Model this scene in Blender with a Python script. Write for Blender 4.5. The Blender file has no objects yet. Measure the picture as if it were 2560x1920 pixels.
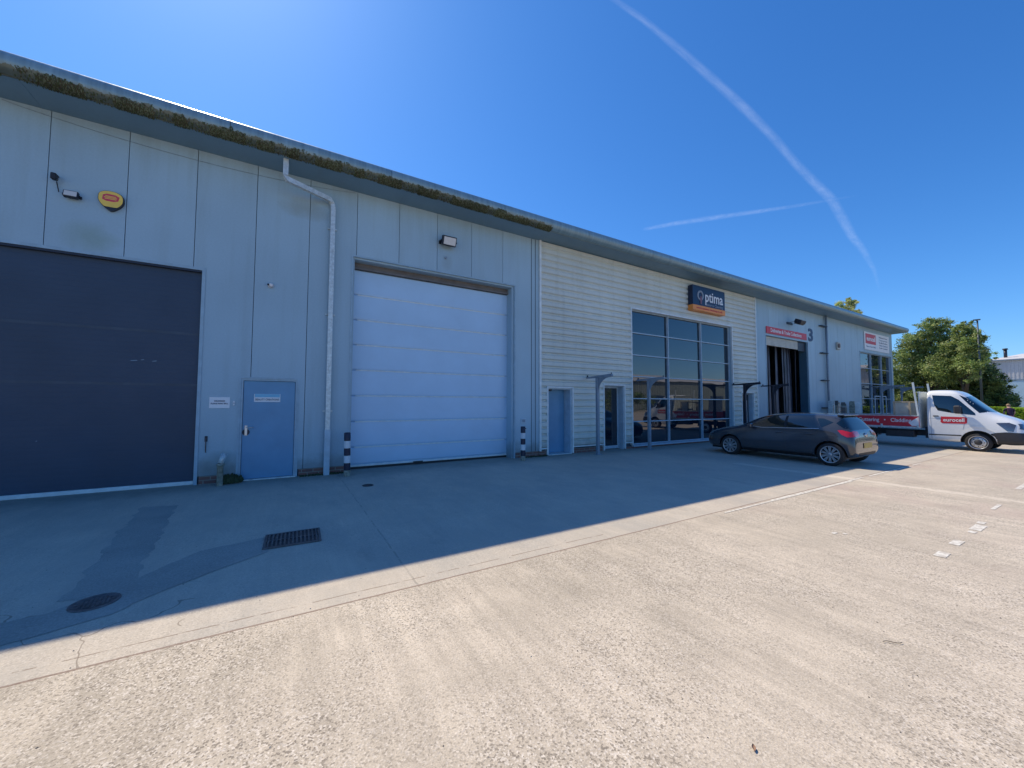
import bpy, bmesh, math, random
from mathutils import Vector, Matrix, noise as mnoise
from mathutils.bvhtree import BVHTree
R = math.radians
rnd = random.Random(7)
S = bpy.context.scene
COL = S.collection

# ------------------------------------------------------------------ materials
MATS = {}
def newmat(name):
    m = bpy.data.materials.new(name); m.use_nodes = True
    nt = m.node_tree; b = nt.nodes['Principled BSDF']
    MATS[name] = m
    return m, nt, b
def N(nt, t, **kw):
    n = nt.nodes.new(t)
    for k, v in kw.items(): setattr(n, k, v)
    return n
def L(nt, a, b): nt.links.new(a, b)
def mathn(nt, op, a, b=None, c=None, clamp=False):
    n = N(nt, 'ShaderNodeMath', operation=op); n.use_clamp = clamp
    for i, v in enumerate((a, b, c)):
        if v is None: continue
        if isinstance(v, (int, float)): n.inputs[i].default_value = v
        else: L(nt, v, n.inputs[i])
    return n.outputs[0]
def noisen(nt, vec, scale, detail=4, rough=.55, sc=(1,1,1)):
    if sc != (1,1,1):
        mp = N(nt, 'ShaderNodeMapping'); mp.inputs['Scale'].default_value = sc
        L(nt, vec, mp.inputs[0]); vec = mp.outputs[0]
    n = N(nt, 'ShaderNodeTexNoise'); n.inputs['Scale'].default_value = scale
    n.inputs['Detail'].default_value = detail; n.inputs['Roughness'].default_value = rough
    L(nt, vec, n.inputs['Vector']); return n.outputs['Fac']
def ramp(nt, fac, stops):
    r = N(nt, 'ShaderNodeValToRGB'); e = r.color_ramp.elements
    while len(e) < len(stops): e.new(.5)
    for i, (p, c) in enumerate(stops):
        e[i].position = p
        e[i].color = (c, c, c, 1) if isinstance(c, (int, float)) else (*c, 1)
    L(nt, fac, r.inputs[0]); return r.outputs[0]
def mixc(nt, fac, a, b, mode='MIX'):
    n = N(nt, 'ShaderNodeMix', data_type='RGBA', blend_type=mode)
    for s, v in ((n.inputs[0], fac), (n.inputs[6], a), (n.inputs[7], b)):
        if isinstance(v, (int, float)): s.default_value = v
        elif isinstance(v, tuple): s.default_value = (*v, 1)
        else: L(nt, v, s)
    return n.outputs[2]
def bump(nt, b, h, strength=.3, dist=.01):
    n = N(nt, 'ShaderNodeBump'); n.inputs['Strength'].default_value = strength
    n.inputs['Distance'].default_value = dist
    L(nt, h, n.inputs['Height']); L(nt, n.outputs[0], b.inputs['Normal'])
def simple(name, col, rough=.5, metal=0, var=.12, scale=6, spec=None, ior=None, bmp=0, streak=False, coat=0):
    m, nt, b = newmat(name)
    tc = N(nt, 'ShaderNodeTexCoord').outputs['Object']
    n = noisen(nt, tc, scale, 5, .6, (1, 1, .12) if streak else (1, 1, 1))
    f = ramp(nt, n, [(.3, 1 - var), (.7, 1 + var)])
    c = mixc(nt, 1.0, tuple(col), f, 'MULTIPLY')
    L(nt, c, b.inputs['Base Color'])
    n2 = noisen(nt, tc, scale * 3, 3)
    L(nt, mathn(nt, 'MULTIPLY_ADD', n2, .15, rough - .07), b.inputs['Roughness'])
    b.inputs['Metallic'].default_value = metal
    if ior: b.inputs['IOR'].default_value = ior
    if coat: b.inputs['Coat Weight'].default_value = coat; b.inputs['Coat Roughness'].default_value = .04
    if bmp: bump(nt, b, noisen(nt, tc, scale * 4, 4), bmp, .005)
    return m

def wallmat(name, col, dirt=.35, rough=.42):
    m, nt, b = newmat(name)
    tc = N(nt, 'ShaderNodeTexCoord').outputs['Object']
    big = noisen(nt, tc, .35, 3)
    st = noisen(nt, tc, 2.2, 5, .6, (1.6, 1, .12))
    fine = noisen(nt, tc, 30, 4)
    c = mixc(nt, 1.0, tuple(col), ramp(nt, big, [(.3, .90), (.7, 1.08)]), 'MULTIPLY')
    sq = N(nt, 'ShaderNodeSeparateXYZ'); L(nt, tc, sq.inputs[0])
    wn = N(nt, 'ShaderNodeTexWhiteNoise', noise_dimensions='1D'); L(nt, mathn(nt, 'FLOOR', mathn(nt, 'ADD', sq.outputs[0], .64)), wn.inputs['W'])
    if name == 'blue_panel':
        c = mixc(nt, 1.0, c, mathn(nt, 'MULTIPLY_ADD', wn.outputs['Value'], .07, .965), 'MULTIPLY')
        def blot(cx, cz, rx, rz, col_, amt):
            global_c = mathn(nt, 'POWER', mathn(nt, 'DIVIDE', mathn(nt, 'SUBTRACT', sq.outputs[0], cx), rx), 2)
            dz = mathn(nt, 'POWER', mathn(nt, 'DIVIDE', mathn(nt, 'SUBTRACT', sq.outputs[2], cz), rz), 2)
            d = mathn(nt, 'ADD', mathn(nt, 'ADD', global_c, dz), mathn(nt, 'MULTIPLY', noisen(nt, tc, 3, 4), .8))
            return ramp(nt, d, [(.3, amt), (.95, 0)]), col_
        for args in ((-3.1, 4.55, .55, .45, (.22, .31, .24), .55), (.25, 5.95, .75, .35, (.25, .27, .22), .55), (-1.1, .3, .5, .5, (.12, .16, .12), .5), (3.65, 5.4, .25, .35, (.26, .30, .28), .4)):
            m_, cc = blot(*args); c = mixc(nt, m_, c, cc)
        # grime washed down from the eaves
        run = mathn(nt, 'MULTIPLY', ramp(nt, mathn(nt, 'SUBTRACT', sq.outputs[2], 5.5), [(0, 0), (1, 1)]), ramp(nt, noisen(nt, tc, 1.0, 5, .65, (7, 1, .25)), [(.45, 0), (.75, 1)]))
        c = mixc(nt, mathn(nt, 'MULTIPLY', run, .22), c, (.24, .29, .27))
    c = mixc(nt, mathn(nt, 'MULTIPLY', ramp(nt, st, [(.5, 0), (.85, 1)]), dirt), c, (.16, .19, .15))
    c = mixc(nt, 1.0, c, ramp(nt, fine, [(.3, .96), (.7, 1.03)]), 'MULTIPLY')
    # mud splash on the lowest strip of the wall
    sp = N(nt, 'ShaderNodeSeparateXYZ'); L(nt, tc, sp.inputs[0])
    z = mathn(nt, 'SUBTRACT', sp.outputs[2], mathn(nt, 'MULTIPLY', noisen(nt, tc, 4, 4), .5))
    low = ramp(nt, z, [(.0, 1), (.25, 0)])
    c = mixc(nt, mathn(nt, 'MULTIPLY', low, .45), c, (.10, .105, .09))
    L(nt, c, b.inputs['Base Color'])
    L(nt, mathn(nt, 'MULTIPLY_ADD', st, .2, rough - .1), b.inputs['Roughness'])
    bump(nt, b, noisen(nt, tc, 1.3, 2), .12, .02)
    return m

wallmat('blue_panel', (.35, .49, .57), .22)
wallmat('grey_cladding', (.60, .64, .59), .28)
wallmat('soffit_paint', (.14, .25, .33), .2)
wallmat('far_cladding', (.50, .50, .50), .3)
wallmat('yard_cladding', (.22, .25, .23), .3)
simple('trim_blue', (.31, .44, .52), .4)
simple('trim_light', (.40, .52, .60), .4)
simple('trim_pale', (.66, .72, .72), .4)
simple('roof_metal', (.27, .35, .40), .32, .3, .1, 2)
simple('white_roof', (.62, .60, .57), .5, 0, .15, .6)
simple('dark_door', (.030, .054, .095), .5, 0, .14, .6)
simple('dark_door_paler', (.045, .068, .10), .5, 0, .25, 2)
simple('pale_door', (.45, .63, .80), .35, 0, .05, 1.2)
simple('blue_door_paint', (.125, .30, .47), .38, 0, .08, 2)
simple('galvanised', (.56, .62, .62), .45, .3, .22, 14)
simple('dark_metal', (.022, .028, .045), .45, .2, .15, 10)
simple('post_grey', (.22, .28, .34), .45, .1, .12, 8)
simple('black_plastic', (.015, .016, .02), .5, 0, .2, 8)
simple('white_plastic', (.72, .73, .74), .4, 0, .05, 6)
simple('sign_white', (.78, .79, .80), .4, 0, .03, 6)
simple('sign_blue', (.006, .018, .055), .3, 0, .1, 6)
simple('sign_orange', (.80, .28, .05), .4, 0, .05, 6)
simple('sign_red', (.60, .03, .045), .4, 0, .05, 6)
simple('ring_rose', (.20, .10, .14), .5)
simple('sign_grey', (.28, .33, .40), .5, 0, .05, 6)
simple('sign_cyan', (.20, .50, .68), .5, 0, .05, 6)
simple('digit_blue', (.03, .07, .15), .5)
simple('shield_yellow', (.85, .58, .10), .35, 0, .05, 8)
simple('shield_red', (.62, .05, .09), .4, 0, .05, 8)
simple('shield_black', (.02, .018, .03), .35)
simple('lamp_glass', (.62, .62, .60), .15, 0, .06, 12)
simple('cream_shutter', (.50, .49, .42), .45, 0, .12, 3)
simple('seam_dark', (.05, .07, .10), .7)
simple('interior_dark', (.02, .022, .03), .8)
simple('bay_teal', (.05, .12, .17), .5)
simple('strip_curtain', (.075, .082, .11), .35, 0, .5, 2.5)
simple('brown_seal', (.15, .135, .125), .6, 0, .2, 4)
simple('timber_rail', (.42, .36, .27), .6, 0, .2, 8)
simple('pole_green', (.06, .085, .10), .45, .2, .12, 4)
simple('bollard_black', (.018, .02, .045), .45, 0, .25, 14)
simple('bollard_white', (.66, .68, .70), .45, 0, .14, 14)
simple('mossy_steel', (.26, .27, .22), .7, 0, .5, 16, bmp=.4)
simple('rust_iron', (.16, .13, .125), .7, .3, .4, 20, bmp=.4)
simple('tyre_rubber', (.022, .022, .024), .8, 0, .2, 20)
simple('alloy', (.55, .56, .58), .3, .8, .08, 10)
simple('car_paint', (.042, .046, .056), .16, .0, .05, 3, coat=1)
simple('van_paint', (.84, .85, .84), .28, 0, .03, 2, coat=.8)
simple('van_trim', (.035, .036, .042), .55, 0, .12, 10)
simple('lamp_red', (.62, .01, .02), .12, 0, .05, 10, coat=1)
simple('lamp_clear', (.16, .17, .19), .10, .6, .3, 60, coat=1)
simple('plate_yellow', (.60, .40, .09), .4)
simple('skin', (.50, .30, .22), .55, 0, .06, 12)
simple('hair', (.30, .20, .12), .7)
simple('dark_shirt', (.035, .015, .045), .8)
simple('pink_trousers', (.42, .14, .17), .8)
simple('rust_leaf', (.26, .15, .10), .7)
simple('grit_dark', (.16, .14, .12), .8)
simple('grit_pale', (.45, .40, .34), .8)
simple('weed', (.035, .055, .02), .7, 0, .4, 20)
simple('bark', (.09, .07, .05), .85, 0, .3, 10, bmp=.6)
simple('hedge_leaf', (.17, .25, .025), .6, 0, .3, 8)
simple('seat_fabric', (.05, .05, .055), .9)

def leafmat(name, col):
    m, nt, b = newmat(name)
    tc = N(nt, 'ShaderNodeTexCoord').outputs['Object']
    n = noisen(nt, tc, .9, 4)
    c = mixc(nt, 1.0, tuple(col), ramp(nt, n, [(.3, .65), (.7, 1.35)]), 'MULTIPLY')
    L(nt, c, b.inputs['Base Color']); b.inputs['Roughness'].default_value = .55
    out = nt.nodes['Material Output']
    tr = N(nt, 'ShaderNodeBsdfTranslucent'); L(nt, c, tr.inputs[0])
    mx = N(nt, 'ShaderNodeMixShader'); mx.inputs[0].default_value = .42
    L(nt, b.outputs[0], mx.inputs[1]); L(nt, tr.outputs[0], mx.inputs[2]); L(nt, mx.outputs[0], out.inputs[0])
leafmat('leaf_dark', (.09, .145, .045)); leafmat('leaf_mid', (.28, .36, .11))
leafmat('leaf_pale', (.52, .54, .24)); leafmat('leaf_bright', (.28, .42, .04))
leafmat('moss_a', (.075, .10, .035)); leafmat('moss_b', (.10, .085, .045)); leafmat('moss_c', (.19, .22, .13))

def brickmat():
    m, nt, b = newmat('brick')
    tc = N(nt, 'ShaderNodeTexCoord').outputs['Object']
    mp = N(nt, 'ShaderNodeMapping'); mp.inputs['Rotation'].default_value = (R(90), 0, 0); L(nt, tc, mp.inputs[0])
    br = N(nt, 'ShaderNodeTexBrick'); br.inputs['Scale'].default_value = 1
    br.inputs['Brick Width'].default_value = .225; br.inputs['Row Height'].default_value = .075
    br.inputs['Mortar Size'].default_value = .008
    br.inputs['Color1'].default_value = (.23, .11, .085, 1); br.inputs['Color2'].default_value = (.17, .09, .08, 1)
    br.inputs['Mortar'].default_value = (.25, .23, .2, 1)
    L(nt, mp.outputs[0], br.inputs[0]); L(nt, br.outputs[0], b.inputs['Base Color']); b.inputs['Roughness'].default_value = .85
brickmat()

def glassmat(name, col, ior, wav=.02, rough=.015):
    m, nt, b = newmat(name)
    b.inputs['Base Color'].default_value = (*col, 1); b.inputs['Roughness'].default_value = rough
    b.inputs['IOR'].default_value = ior
    tc = N(nt, 'ShaderNodeTexCoord').outputs['Object']
    if wav: bump(nt, b, noisen(nt, tc, .9, 1), wav, .05)
glassmat('window_glass', (.003, .013, .026), 1.95, .05)
glassmat('car_glass', (.003, .008, .012), 1.9, 0)

def groundmat():
    m, nt, b = newmat('yard_concrete')
    tc = N(nt, 'ShaderNodeTexCoord').outputs['Object']
    sp = N(nt, 'ShaderNodeSeparateXYZ'); L(nt, tc, sp.inputs[0]); X, Y = sp.outputs[0], sp.outputs[1]
    big = noisen(nt, tc, .28, 4, .6)
    med = noisen(nt, tc, 2.2, 6, .65)
    streak = noisen(nt, tc, 1.0, 6, .7, (7, .55, 1))
    streak2 = noisen(nt, tc, 1.0, 5, .7, (26, 1.6, 1))
    grit = noisen(nt, tc, 110, 3, .75)
    vor = N(nt, 'ShaderNodeTexVoronoi'); vor.inputs['Scale'].default_value = 105; L(nt, tc, vor.inputs['Vector'])
    c = mixc(nt, ramp(nt, big, [(.38, 0), (.62, 1)]), (.46, .40, .315), (.56, .485, .385))
    c = mixc(nt, 1.0, c, ramp(nt, med, [(.25, .82), (.75, 1.13)]), 'MULTIPLY')
    c = mixc(nt, 1.0, c, ramp(nt, streak, [(.3, .86), (.72, 1.15)]), 'MULTIPLY')
    c = mixc(nt, 1.0, c, ramp(nt, streak2, [(.3, .90), (.72, 1.10)]), 'MULTIPLY')
    # exposed aggregate: dark and pale stones, denser in patches
    dens = ramp(nt, noisen(nt, tc, .9, 3), [(.35, .3), (.65, 1)])
    cell = N(nt, 'ShaderNodeSeparateColor'); L(nt, vor.outputs['Color'], cell.inputs[0])
    dk = mathn(nt, 'MULTIPLY', ramp(nt, cell.outputs[0], [(.72, 0), (.8, 1)]), dens)
    lt = mathn(nt, 'MULTIPLY', ramp(nt, cell.outputs[1], [(.76, 0), (.84, 1)]), dens)
    c = mixc(nt, mathn(nt, 'MULTIPLY', dk, .72), c, (.15, .125, .10))
    c = mixc(nt, mathn(nt, 'MULTIPLY', lt, .6), c, (.76, .69, .60))
    c = mixc(nt, 1.0, c, ramp(nt, grit, [(.3, .74), (.7, 1.26)]), 'MULTIPLY')
    # rosy worn patches to the right
    rp = mathn(nt, 'MULTIPLY', ramp(nt, noisen(nt, tc, .6, 3), [(.5, 0), (.75, 1)]), ramp(nt, mathn(nt, 'MULTIPLY', X, .1), [(.4, 0), (.9, 1)]))
    c = mixc(nt, mathn(nt, 'MULTIPLY', rp, .5), c, (.42, .31, .27))
    # older, smoother and greyer slab beside the wall
    w = mathn(nt, 'ADD', Y, mathn(nt, 'MULTIPLY', mathn(nt, 'SUBTRACT', noisen(nt, tc, 6, 3), .5), .05))
    near = ramp(nt, mathn(nt, 'MULTIPLY_ADD', w, 1.0, 6.7), [(.49, 0), (.51, 1)])
    c = mixc(nt, mathn(nt, 'MULTIPLY', near, .55), c, (.56, .50, .415))
    worn = ramp(nt, noisen(nt, tc, .8, 5, .7, (1, .6, 1)), [(.42, 0), (.62, 1)])
    c = mixc(nt, mathn(nt, 'MULTIPLY', mathn(nt, 'MULTIPLY', worn, near), .45), c, (.34, .33, .30))
    # scattered oil drips
    vs_ = N(nt, 'ShaderNodeTexVoronoi'); vs_.inputs['Scale'].default_value = 1.7; L(nt, tc, vs_.inputs['Vector'])
    sc_ = N(nt, 'ShaderNodeSeparateColor'); L(nt, vs_.outputs['Color'], sc_.inputs[0])
    dd = mathn(nt, 'SUBTRACT', mathn(nt, 'ADD', vs_.outputs['Distance'], mathn(nt, 'MULTIPLY', noisen(nt, tc, 20, 3), .06)), mathn(nt, 'MULTIPLY', sc_.outputs[0], .07))
    drip = mathn(nt, 'MULTIPLY', ramp(nt, dd, [(.0, 1), (.03, 0)]), mathn(nt, 'GREATER_THAN', sc_.outputs[1], .6))
    c = mixc(nt, mathn(nt, 'MULTIPLY', drip, .5), c, (.12, .11, .10))
    # grime along the wall base
    gw = ramp(nt, mathn(nt, 'ADD', mathn(nt, 'MULTIPLY', Y, .5), mathn(nt, 'MULTIPLY_ADD', med, .8, .42)), [(.30, 0), (.72, 1)])
    c = mixc(nt, mathn(nt, 'MULTIPLY', gw, .6), c, (.20, .19, .16))
    # tyre and oil smudges
    oil = ramp(nt, noisen(nt, tc, 1.0, 4, .6, (1.4, .5, 1)), [(.62, 0), (.78, 1)])
    c = mixc(nt, mathn(nt, 'MULTIPLY', mathn(nt, 'MULTIPLY', oil, near), .35), c, (.16, .15, .14))
    def line(axis, pos, width, wob, lo, hi, other, rag=0):
        n = mathn(nt, 'MULTIPLY', mathn(nt, 'SUBTRACT', noisen(nt, tc, 3.2, 5), .5), wob)
        d = mathn(nt, 'ABSOLUTE', mathn(nt, 'SUBTRACT', mathn(nt, 'ADD', axis, n), pos))
        mk = mathn(nt, 'LESS_THAN', d, width)
        if rag:
            rg = noisen(nt, tc, 9, 4)
            mk = mathn(nt, 'MULTIPLY', mk, ramp(nt, rg, [(rag - .06, 0), (rag + .04, 1)]))
        mk = mathn(nt, 'MULTIPLY', mk, mathn(nt, 'GREATER_THAN', other, lo))
        return mathn(nt, 'MULTIPLY', mk, mathn(nt, 'LESS_THAN', other, hi))
    j1 = line(Y, -6.205, .011, .02, -60, 60, X)
    j2 = line(Y, -6.06, .007, .03, -60, 3.4, X, .46)
    j3 = line(X, 10.50, .13, .22, -12, -3.7, Y, .42)
    j5 = line(X, 1.05, .01, .03, -6.2, .2, Y, .48)
    c = mixc(nt, mathn(nt, 'MULTIPLY', j1, .72), c, (.19, .12, .09))
    c = mixc(nt, mathn(nt, 'MULTIPLY', j2, .7), c, (.20, .14, .10))
    c = mixc(nt, mathn(nt, 'MULTIPLY', j5, .35), c, (.14, .13, .12))
    c = mixc(nt, mathn(nt, 'MULTIPLY', j3, .5), c, (.74, .66, .55))
    # cracks near the manhole at the left
    vc = N(nt, 'ShaderNodeTexVoronoi', feature='DISTANCE_TO_EDGE'); vc.inputs['Scale'].default_value = 1.15
    dv = N(nt, 'ShaderNodeVectorMath', operation='ADD'); nz = N(nt, 'ShaderNodeTexNoise'); nz.inputs['Scale'].default_value = 3
    L(nt, tc, nz.inputs['Vector']); vs = N(nt, 'ShaderNodeVectorMath', operation='SCALE'); vs.inputs['Scale'].default_value = .35
    L(nt, nz.outputs['Color'], vs.inputs[0]); L(nt, tc, dv.inputs[0]); L(nt, vs.outputs[0], dv.inputs[1]); L(nt, dv.outputs[0], vc.inputs['Vector'])
    ck = mathn(nt, 'LESS_THAN', vc.outputs['Distance'], .0045)
    ck = mathn(nt, 'MULTIPLY', ck, mathn(nt, 'LESS_THAN', X, -.6))
    ck = mathn(nt, 'MULTIPLY', ck, mathn(nt, 'GREATER_THAN', Y, -6.2))
    ck = mathn(nt, 'MULTIPLY', ck, mathn(nt, 'LESS_THAN', Y, -4.6))
    c = mixc(nt, mathn(nt, 'MULTIPLY', ck, .6), c, (.17, .13, .10))
    L(nt, c, b.inputs['Base Color']); b.inputs['Roughness'].default_value = .82
    h = mathn(nt, 'SUBTRACT', mathn(nt, 'MULTIPLY_ADD', grit, .6, mathn(nt, 'MULTIPLY', vor.outputs['Distance'], .4)), mathn(nt, 'MULTIPLY', j1, 2.0))
    bump(nt, b, h, .38, .006)
groundmat()
def patchmat():
    m, nt, b = newmat('patch_concrete')
    tc = N(nt, 'ShaderNodeTexCoord').outputs['Object']
    c = mixc(nt, ramp(nt, noisen(nt, tc, 1.5, 5), [(.3, 0), (.7, 1)]), (.30, .29, .26), (.39, .37, .33))
    c = mixc(nt, 1.0, c, ramp(nt, noisen(nt, tc, 60, 3, .7), [(.3, .8), (.7, 1.2)]), 'MULTIPLY')
    L(nt, c, b.inputs['Base Color']); b.inputs['Roughness'].default_value = .8
    bump(nt, b, noisen(nt, tc, 60, 3), .2, .004)
patchmat()
def paintmat():
    m, nt, b = newmat('line_paint')
    tc = N(nt, 'ShaderNodeTexCoord').outputs['Object']
    worn = ramp(nt, noisen(nt, tc, 14, 6, .75), [(.42, 1), (.58, 0)])
    c = mixc(nt, mathn(nt, 'MULTIPLY', worn, .75), (.80, .77, .68), (.44, .38, .31))
    L(nt, c, b.inputs['Base Color']); b.inputs['Roughness'].default_value = .6
paintmat()
def fasciamat():
    m, nt, b = newmat('fascia_metal')
    tc = N(nt, 'ShaderNodeTexCoord').outputs['Object']
    sp = N(nt, 'ShaderNodeSeparateXYZ'); L(nt, tc, sp.inputs[0])
    n = noisen(nt, tc, 1.0, 5, .65, (9, 3, 1.5)); big = noisen(nt, tc, .8, 3)
    st = noisen(nt, tc, 1.0, 4, .6, (14, 1, .8))
    c = mixc(nt, 1.0, (.20, .31, .36), ramp(nt, st, [(.3, .8), (.7, 1.15)]), 'MULTIPLY')
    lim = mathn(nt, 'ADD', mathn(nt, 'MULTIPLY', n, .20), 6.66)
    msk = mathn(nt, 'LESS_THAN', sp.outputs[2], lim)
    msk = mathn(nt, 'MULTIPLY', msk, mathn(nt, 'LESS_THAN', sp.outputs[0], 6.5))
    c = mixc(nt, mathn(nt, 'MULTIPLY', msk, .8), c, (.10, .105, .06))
    L(nt, c, b.inputs['Base Color']); b.inputs['Metallic'].default_value = .15
    L(nt, mathn(nt, 'MULTIPLY_ADD', st, .2, .22), b.inputs['Roughness'])
fasciamat()
def contrailmat():
    m, nt, b = newmat('ice_trail')
    out = nt.nodes['Material Output']
    uv = N(nt, 'ShaderNodeTexCoord').outputs['UV']
    sp = N(nt, 'ShaderNodeSeparateXYZ'); L(nt, uv, sp.inputs[0])
    edge = mathn(nt, 'MULTIPLY', mathn(nt, 'MULTIPLY', sp.outputs[1], mathn(nt, 'SUBTRACT', 1, sp.outputs[1])), 4)
    n = noisen(nt, uv, 1.0, 6, .65, (46, 2.2, 1)); n2 = noisen(nt, uv, 1.0, 4, .6, (9, .7, 1))
    fade = mathn(nt, 'MULTIPLY', ramp(nt, sp.outputs[0], [(0, .0), (.04, 1)]), ramp(nt, sp.outputs[0], [(.55, 1), (1, 0)]))
    a = mathn(nt, 'MULTIPLY', mathn(nt, 'MULTIPLY', mathn(nt, 'POWER', edge, 1.6), ramp(nt, n, [(.25, .25), (.7, 1)])), fade)
    a = mathn(nt, 'MULTIPLY', mathn(nt, 'MULTIPLY', a, ramp(nt, n2, [(.25, .25), (.65, 1)])), .16)
    tb = N(nt, 'ShaderNodeBsdfTransparent'); tl = N(nt, 'ShaderNodeBsdfTranslucent'); tl.inputs[0].default_value = (.82, .9, .95, 1)
    mx = N(nt, 'ShaderNodeMixShader'); L(nt, a, mx.inputs[0]); L(nt, tb.outputs[0], mx.inputs[1]); L(nt, tl.outputs[0], mx.inputs[2])
    L(nt, mx.outputs[0], out.inputs[0])
contrailmat()

# ------------------------------------------------------------------ mesh helpers
class MB:
    def __init__(s): s.bm = bmesh.new(); s.mats = []
    def mi(s, m):
        if m not in s.mats: s.mats.append(m)
        return s.mats.index(m)
    def box(s, x0, x1, y0, y1, z0, z1, m=None, bev=0, mat=None):
        g = bmesh.ops.create_cube(s.bm, size=1)
        M = Matrix.Translation(((x0+x1)/2, (y0+y1)/2, (z0+z1)/2)) @ Matrix.Diagonal((abs(x1-x0), abs(y1-y0), abs(z1-z0), 1))
        bmesh.ops.transform(s.bm, matrix=M, verts=g['verts'])
        vs = g['verts']
        if bev:
            es = list({e for v in vs for e in v.link_edges})
            r = bmesh.ops.bevel(s.bm, geom=es, offset=bev, segments=1, affect='EDGES', profile=.5)
            vs = list({v for f in r['faces'] for v in f.verts} | {v for v in vs if v.is_valid})
        if mat is not None: bmesh.ops.transform(s.bm, matrix=mat, verts=vs)
        if m is not None:
            i = s.mi(m)
            for f in {f for v in vs for f in v.link_faces}: f.material_index = i
        return vs
    def quad(s, pts, m=None):
        f = s.bm.faces.new([s.bm.verts.new(p) for p in pts])
        if m is not None: f.material_index = s.mi(m)
        return f
    def cyl(s, p0, p1, r0, r1=None, n=16, m=None, caps=True):
        r1 = r0 if r1 is None else r1
        p0, p1 = Vector(p0), Vector(p1); d = (p1-p0).normalized()
        a = d.orthogonal().normalized(); b = d.cross(a)
        A = [s.bm.verts.new(p0 + (a*math.cos(t)+b*math.sin(t))*r0) for t in [2*math.pi*k/n for k in range(n)]]
        B = [s.bm.verts.new(p1 + (a*math.cos(t)+b*math.sin(t))*r1) for t in [2*math.pi*k/n for k in range(n)]]
        i = s.mi(m) if m is not None else 0
        for k in range(n):
            f = s.bm.faces.new((A[k], A[(k+1)%n], B[(k+1)%n], B[k])); f.smooth = True; f.material_index = i
        if caps:
            for ring in (A[::-1], B):
                f = s.bm.faces.new(ring); f.material_index = i
    def tube(s, pts, w, h=None, m=None):
        """square section pipe through points"""
        h = h or w; rings = []
        P = [Vector(p) for p in pts]
        for k, p in enumerate(P):
            d = ((P[min(k+1, len(P)-1)] - P[max(k-1, 0)])).normalized()
            up = Vector((0, 1, 0)); a = d.cross(up).normalized(); b = a.cross(d).normalized()
            rings.append([s.bm.verts.new(p + a*sx*w/2 + b*sy*h/2) for sx, sy in ((-1,-1),(1,-1),(1,1),(-1,1))])
        i = s.mi(m) if m is not None else 0
        for q in range(len(rings)-1):
            for k in range(4):
                f = s.bm.faces.new((rings[q][k], rings[q][(k+1)%4], rings[q+1][(k+1)%4], rings[q+1][k])); f.material_index = i
        s.bm.faces.new(rings[0][::-1]); s.bm.faces.new(rings[-1])
    def lathe(s, prof, axis='x', n=32, m=None, center=(0,0,0)):
        """profile (a, r): a along axis, r radius"""
        rings = []
        for a, r in prof:
            ring = []
            for k in range(n):
                t = 2*math.pi*k/n; c_, s_ = math.cos(t)*r, math.sin(t)*r
                p = {'x': (a, c_, s_), 'y': (c_, a, s_), 'z': (c_, s_, a)}[axis]
                ring.append(s.bm.verts.new(Vector(p)+Vector(center)))
            rings.append(ring)
        i = s.mi(m) if m is not None else 0
        for q in range(len(rings)-1):
            for k in range(n):
                f = s.bm.faces.new((rings[q][k], rings[q][(k+1)%n], rings[q+1][(k+1)%n], rings[q+1][k])); f.smooth = True; f.material_index = i
        return rings
    def prism(s, poly, a0, a1, plane='yz', m=None):
        """extrude 2-d polygon between a0 and a1 on the remaining axis"""
        def P(u, v, a): return {'yz': (a, u, v), 'xz': (u, a, v), 'xy': (u, v, a)}[plane]
        A = [s.bm.verts.new(P(u, v, a0)) for u, v in poly]; B = [s.bm.verts.new(P(u, v, a1)) for u, v in poly]
        i = s.mi(m) if m is not None else 0; n = len(poly); fs = []
        for k in range(n): fs.append(s.bm.faces.new((A[k], A[(k+1)%n], B[(k+1)%n], B[k])))
        fs.append(s.bm.faces.new(A[::-1])); fs.append(s.bm.faces.new(B))
        for f in fs: f.material_index = i
    def build(s, name, mat=None, parent=None, smooth=False, recalc=True):
        if recalc: bmesh.ops.recalc_face_normals(s.bm, faces=s.bm.faces)
        me = bpy.data.meshes.new(name); s.bm.to_mesh(me); s.bm.free()
        if s.mats:
            for m in s.mats: me.materials.append(MATS[m])
        elif mat: me.materials.append(MATS[mat])
        if smooth:
            for p in me.polygons: p.use_smooth = True
        o = bpy.data.objects.new(name, me); COL.objects.link(o)
        if parent: o.parent = parent
        return o
def tag(o, label=None, cat=None, group=None, kind=None):
    if label: o['label'] = label
    if cat: o['category'] = cat
    if group: o['group'] = group
    if kind: o['kind'] = kind
    return o
def empty(name, loc=(0,0,0), rz=0, **kw):
    o = bpy.data.objects.new(name, None); COL.objects.link(o); o.location = loc; o.rotation_euler = (0, 0, rz)
    o.empty_display_size = .2
    return tag(o, **kw)
def copy_tree(o, parent=None):
    c = o.copy(); COL.objects.link(c); c.parent = parent
    for ch in [x for x in COL.objects if x.parent == o]: copy_tree(ch, c)
    return c
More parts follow.
